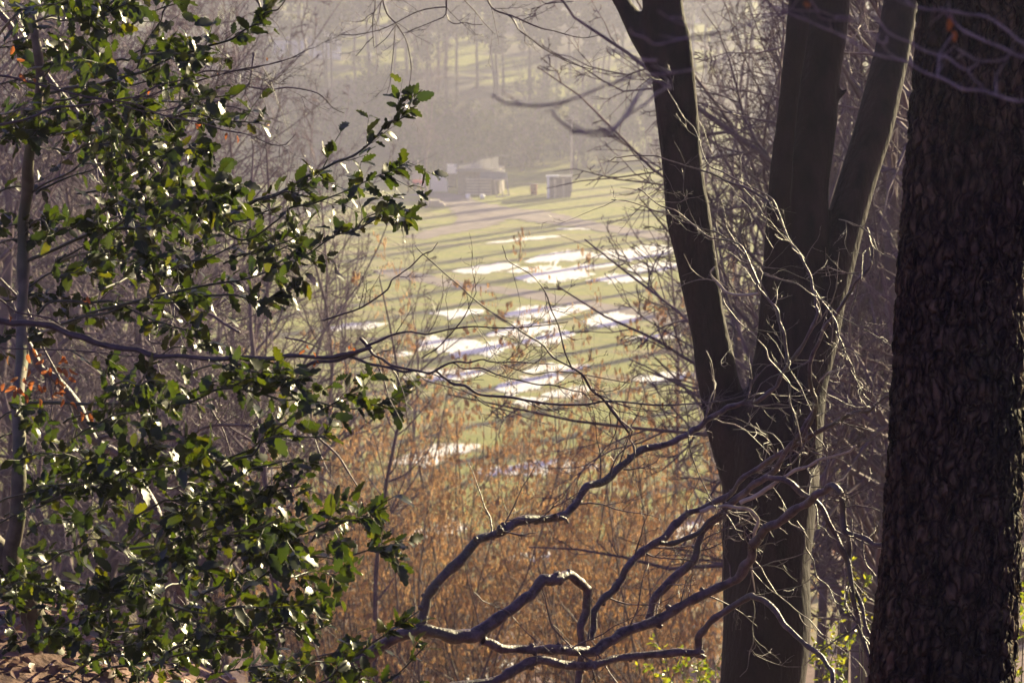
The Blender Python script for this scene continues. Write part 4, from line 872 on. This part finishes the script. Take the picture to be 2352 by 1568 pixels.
RNG = np.random.default_rng(31)
FH = Field(8.6, .40, .004, .006, 2.0)
HB = [([z1(220, 520), (210, 193), (315, 160), (400, 130), (462, 111), (538, 84), (588, 55), (622, 29), (664, 4)], [9, 7, 7, 6, 6, 5, 4, 4, 3]),
      ([(60, 600), (200, 540), (330, 520), (441, 504), (567, 466), (672, 424), (756, 378), (819, 344), (874, 302), (916, 269), (945, 235), (966, 212)], [9, 8, 8, 9, 8, 7, 6, 5, 4.4, 4, 3, 2]),
      ([(470, 500), (554, 542), (630, 504), (693, 475), (798, 433), (882, 399), (932, 367)], [5, 4.6, 4.4, 4, 3.4, 3, 2]), ([(130, 600), (286, 510), (344, 454), (391, 378), (407, 328)], [6, 6, 5, 4, 3]),
      ([(200, 720), (450, 665), (560, 640), (640, 607), (693, 588), (756, 546), (811, 529), (880, 500), (945, 500)], [6, 5, 5, 5, 4.6, 4, 3.6, 3, 2]), ([(811, 529), (850, 500), (885, 478), (905, 457)], [3, 3, 2]),
      ([(139, 745), (252, 720), (315, 699), (420, 686), (520, 674), (610, 690), (690, 655)], [7, 6, 6, 5, 5, 4, 3]), ([(84, 724), (147, 690), (231, 695), (315, 724), (399, 753), (475, 766)], [6, 6, 6, 5, 5, 4]),
      ([(60, 925), (294, 934), (420, 921), (525, 900), (630, 909), (714, 926), (819, 938), (924, 917)], [8, 7, 7, 6, 5, 4.4, 4, 2]), ([(50, 1150), (105, 1123), (210, 1115), (336, 1106), (420, 1085), (504, 1064), (588, 1022), (640, 965)], [9, 8, 8, 7, 6, 5, 4, 3]),
      ([(300, 1260), (480, 1240), (588, 1233), (693, 1220), (756, 1204), (840, 1179), (905, 1145)], [6, 5, 5, 4.6, 4, 3.6, 2]), ([(420, 1255), (567, 1271), (714, 1279), (798, 1271), (920, 1258)], [5, 5, 4.4, 4, 2.4]),
      ([(600, 1640), (739, 1561), (798, 1515), (882, 1464), (960, 1410)], [6, 5.4, 5, 4, 3]), ([(120, 1330), (300, 1350), (420, 1390), (560, 1400), (714, 1390)], [7, 6, 5.4, 5, 3]),
      ([(315, 158), (336, 92), (370, 38), (395, -10)], [5, 4.6, 4, 3]), ([(100, 1560), (300, 1520), (500, 1480), (640, 1440), (715, 1360)], [7, 6, 5, 4, 3]), ([(300, 1640), (480, 1560), (640, 1520), (800, 1500)], [6, 5, 4.4, 3]),
      ([(60, 60), (150, 30), (260, 20), (360, -10)], [6, 5, 4]), ([(90, 190), (150, 120), (200, 60), (240, 10)], [6, 5, 4]), ([(60, 450), (150, 400), (250, 330), (320, 290), (420, 280)], [6, 5, 4.4, 3.6]),
      ([(60, 330), (150, 300), (260, 260), (330, 240)], [5, 4.4, 3]), ([(50, 560), (170, 520), (300, 450), (360, 400)], [5, 5, 3.6]), ([(380, 620), (470, 600), (560, 560), (640, 545)], [4, 4, 3]),
      ([(420, 860), (500, 835), (600, 850), (690, 880)], [4, 4, 3]), ([(150, 800), (220, 850), (290, 870)], [4, 4, 3]), ([(420, 1180), (560, 1160), (640, 1130), (700, 1110)], [4, 3.6, 3]), ([(640, 1560), (780, 1590), (900, 1560), (975, 1480)], [5, 4, 4, 3])]
ht = [trace(a, b_, FH, RNG.normal()*.25, .008) for a, b_ in HB]
cells = [(u, v) for v in (0, 75, 150, 225, 300, 375, 450, 525, 600, 670) for u in (-40, 90, 220, 350) if not (v < 150 and u > 300)]
cells += [(u, v) for v in (1080, 1130, 1185, 1240, 1295, 1350, 1405, 1460, 1515, 1570) for u in (-30, 110, 250, 390, 530)]
cells += [(560, 1290), (620, 1200), (650, 1330), (600, 1450), (660, 1540), (740, 1600), (700, 1250)]
cells += [(u, v) for v in (990, 1040) for u in (0, 180)] + [(-20, 840), (250, 930), (420, 910), (520, 900), (560, 940), (100, 760), (330, 830), (480, 640), (560, 600), (520, 520), (600, 470)]
for k, (cu, cv) in enumerate(cells):      # more leafy boughs filling the dense lower and left part
    u0 = cu+RNG.normal()*28; v0 = cv+RNG.normal()*18; ln = RNG.uniform(120, 230); sl = RNG.uniform(-.55, .1)
    pts = [(u0+ln*q, v0+ln*sl*q-30*math.sin(q*3)*RNG.random()) for q in (0, .3, .6, 1)]
    ht.append(trace(pts, [6, 5, 4, 2.6], FH, RNG.normal()*.45, .01))
htk = [trace([(20, -260), (70, -60), (88, 120), (92, 215), (75, 300), (62, 420), (54, 560), (52, 720), (48, 860), (44, 960), (42, 1100), (38, 1200), (30, 1290), (60, 1380), (95, 1450), (130, 1530), (170, 1640), (230, 1900), (280, 2200)], [10, 14, 20, 22, 24, 25, 26, 27, 28, 30, 32, 36, 46, 56, 58, 60, 62, 66, 70], FH, 0, .004),
       trace([(-120, 1160), (-30, 1230), (30, 1290)], [40, 42, 46], FH)]
g_ = htk[0][0][-1]; hol = empty('holly_tree', (float(g_[0]), float(g_[1]), float(terrain(g_[0], g_[1])))); tag(hol, 'large holly with glossy spiny dark green leaves filling the left side', 'tree')
branch_parts(htk[:1], 'trunk', M_hstem, hol, 16, .01); branch_parts(htk[1:], 'trunk_fork', M_hstem, hol, 14)
branch_parts(ht[:27], 'branch', M_htwig, hol, 7)
tube_l = [resample(x_, r_, 14) for x_, r_ in ht[27:]]
tw_parts = [tubes(np.array([a for a, _ in tube_l]), np.array([r_ for _, r_ in tube_l]), 5)]
lp = []
for j, (x_, r_) in enumerate(ht):
    a, r2 = resample(x_, r_, 16); ln = np.linalg.norm(np.diff(a, axis=0), axis=1).sum()
    n = int(ln*(13 if j < 27 else 14))
    P1, R1 = grow(a[None], r2[None], n, .13, 6, .75, .12, .02, .5, .5, .18, flat=.1, maxr=.0028, minr=.0016); tw_parts.append(tubes(P1, R1, 4))
    lp.append(leaves_on(P1, 28, .061, t0=.2)); lp.append(leaves_on(a[None], 18, .060, t0=.3))
    tip = a[-3:][None]; lp.append(leaves_on(tip, 75, .052, t0=0, ang=.8))
o = link('twigs', mesh_np('twigs', *merge(tw_parts), M_htwig), hol); tag(o, kind='stuff')
lp = [np.concatenate(z) for z in zip(*lp)]
leafset('leaf', *lp, holly_t, M_holly, hol, 300)
print('holly leaves', len(lp[0]))

# dry orange beech leaves on the sapling twigs
ol = []
for k in range(30): ol.append((RNG.uniform(15, 160), RNG.uniform(805, 905), 20))
ol += [(20, 725, 16), (95, 812, 16), (75, 800, 18), (10, 880, 20), (40, 890, 26), (90, 915, 20), (120, 905, 20), (160, 925, 20), (185, 945, 24), (205, 948, 22), (145, 915, 18), (30, 105, 20), (38, 135, 18), (45, 170, 22), (75, 182, 18), (200, 680, 18), (190, 688, 14), (450, 283, 14), (452, 296, 18), (522, 306, 14), (543, 312, 18), (610, 289, 13), (498, 168, 9), (345, 210, 12), (612, 132, 9), (700, 803, 13), (718, 808, 12), (706, 792, 12), (728, 825, 10), (1524, 924, 14), (725, 832, 10), (805, 795, 11), (812, 798, 10)]
pos = np.array([P(u, v, FS(u, v)-.02) for u, v, _ in ol]); sz = np.array([w_*8/F*1.15 for *_, w_ in ol]); n = len(ol)
leafset('dry_leaf', pos, norm(np.array([0, 0, -1.])+.7*RNG.normal(size=(n, 3))), norm(np.array([0, -1., 0.2])+.6*RNG.normal(size=(n, 3))), sz, beech_t, M_orange, sap, 300)
p_ = P(np.array([2182., 2190., 1850., 1845.]), np.array([38., 70., 2., 8.]), FN(2185, 50)); leafset('dry_leaf', p_, np.array([[0, 0, -1.], [.2, 0, -1], [.3, 0, -1], [1, 0, -.3]]), np.array([[0, -1., 0]]*4), np.array([.022, .018, .012, .012]), beech_t, M_orange, ne, 10)

# young yellow green bushes low on the right
def young(name, spots_, d, label, ns=5, per=55, size=.035, fr=None):
    u0, v0 = spots_[0]
    g0 = P(u0, v0, d); e = empty(name, (float(g0[0]), float(g0[1]), float(terrain(g0[0], g0[1])))); tag(e, label, 'bush')
    L_ = []
    for (u, v) in spots_:
        top = P(u, v, d); bs = np.array([g0[0]+RNG.normal()*.05, g0[1]+RNG.normal()*.05, float(e.location.z)-.05]); mid = (top+bs)/2+RNG.normal(size=3)*.05
        c = catmull([bs, mid, top], 6); L_.append(resample(c, np.linspace(.006, .002, len(c)), 12))
    A = np.array([a for a, _ in L_]); R2 = np.array([r for _, r in L_])
    P1, R1 = grow(A, R2, ns, .16, 6, .8, .15, .02, .6, .5, .72, maxr=.002)
    link('stems', mesh_np('stems', *merge([tubes(A, R2, 5), tubes(P1, R1, 4)]), M_htwig), e)
    lv = leaves_on(P1, per, size, jitter=1.0); leafset('leaf', *lv, holly_t, M_yellowg, e, 300)
young('young_holly', [(1600, 1530), (1560, 1500), (1520, 1480), (1640, 1510), (1500, 1540), (1540, 1560), (1610, 1560)], 14.5, 'low yellow green leafed bush left of the beech foot')
young('young_holly', [(1900, 1430), (1930, 1455), (1880, 1520), (1950, 1490), (1910, 1560), (1940, 1540)], 14.0, 'yellow green leafed bush between the beech foot and the ridged trunk')
young('ivy_shoot', [(1970, 1320), (1960, 1350), (1975, 1300)], 14.2, 'thin dark green leafy shoot rising beside the ridged trunk', ns=4)
young('young_holly', [(2348, 1290), (2352, 1310), (2360, 1520), (2350, 1460)], 11.0, 'bright green sprig showing at the right edge beyond the ridged trunk', ns=4)

# leaf litter on the near slope
n = 14000
lx_ = RNG.uniform(-4.2, 3.5, n); ly_ = 6.5+RNG.random(n)**1.2*13; pos = np.column_stack([lx_, ly_, terrain(lx_, ly_)+.012+.02*RNG.random(n)])
th_ = RNG.random(n)*6.28; dirs = np.column_stack([np.cos(th_), np.sin(th_), .3*RNG.normal(size=n)]); nr = norm(np.array([0, 0, 1.])+.45*RNG.normal(size=(n, 3)))
Mx = frames(dirs, nr); V_, Q_ = leaf_verts(1, .55, 2, .05, .08, .3, .2)
W = np.einsum('nij,vj->nvi', Mx*(.05+.03*RNG.random(n))[:, None, None], V_)+pos[:, None]
QQ = (Q_[None]+(np.arange(n)*len(V_))[:, None, None]).reshape(-1, 4)
tag(link('leaf_litter', mesh_np('leaf_litter', W.reshape(-1, 3), QQ, M_litter)), 'reddish brown fallen leaves covering the near slope under the holly', 'leaf litter', kind='stuff')

# ------------------------------------------------------------ haze
hb = (-920, 920, -62, 720, -26, 16)
V = [(x, y, z) for z in hb[4:] for x, y in ((hb[0], hb[2]), (hb[1], hb[2]), (hb[1], hb[3]), (hb[0], hb[3]))]
me = bpy.data.meshes.new('haze'); me.from_pydata(V, [], [(0, 3, 2, 1), (4, 5, 6, 7), (0, 1, 5, 4), (1, 2, 6, 5), (2, 3, 7, 6), (3, 0, 4, 7)]); me.update()
m = bpy.data.materials.new('haze'); m.use_nodes = True; m.node_tree.nodes.clear()
out = m.node_tree.nodes.new('ShaderNodeOutputMaterial'); pv = m.node_tree.nodes.new('ShaderNodeVolumePrincipled')
pv.inputs['Color'].default_value = HAZE_COLOR; pv.inputs['Density'].default_value = HAZE_DENSITY; pv.inputs['Anisotropy'].default_value = .35
m.node_tree.links.new(pv.outputs[0], out.inputs['Volume']); me.materials.append(m)
hz_o = bpy.data.objects.new('haze', me); COL.objects.link(hz_o); tag(hz_o, 'thin pale lavender haze filling the valley air', 'haze', kind='stuff')
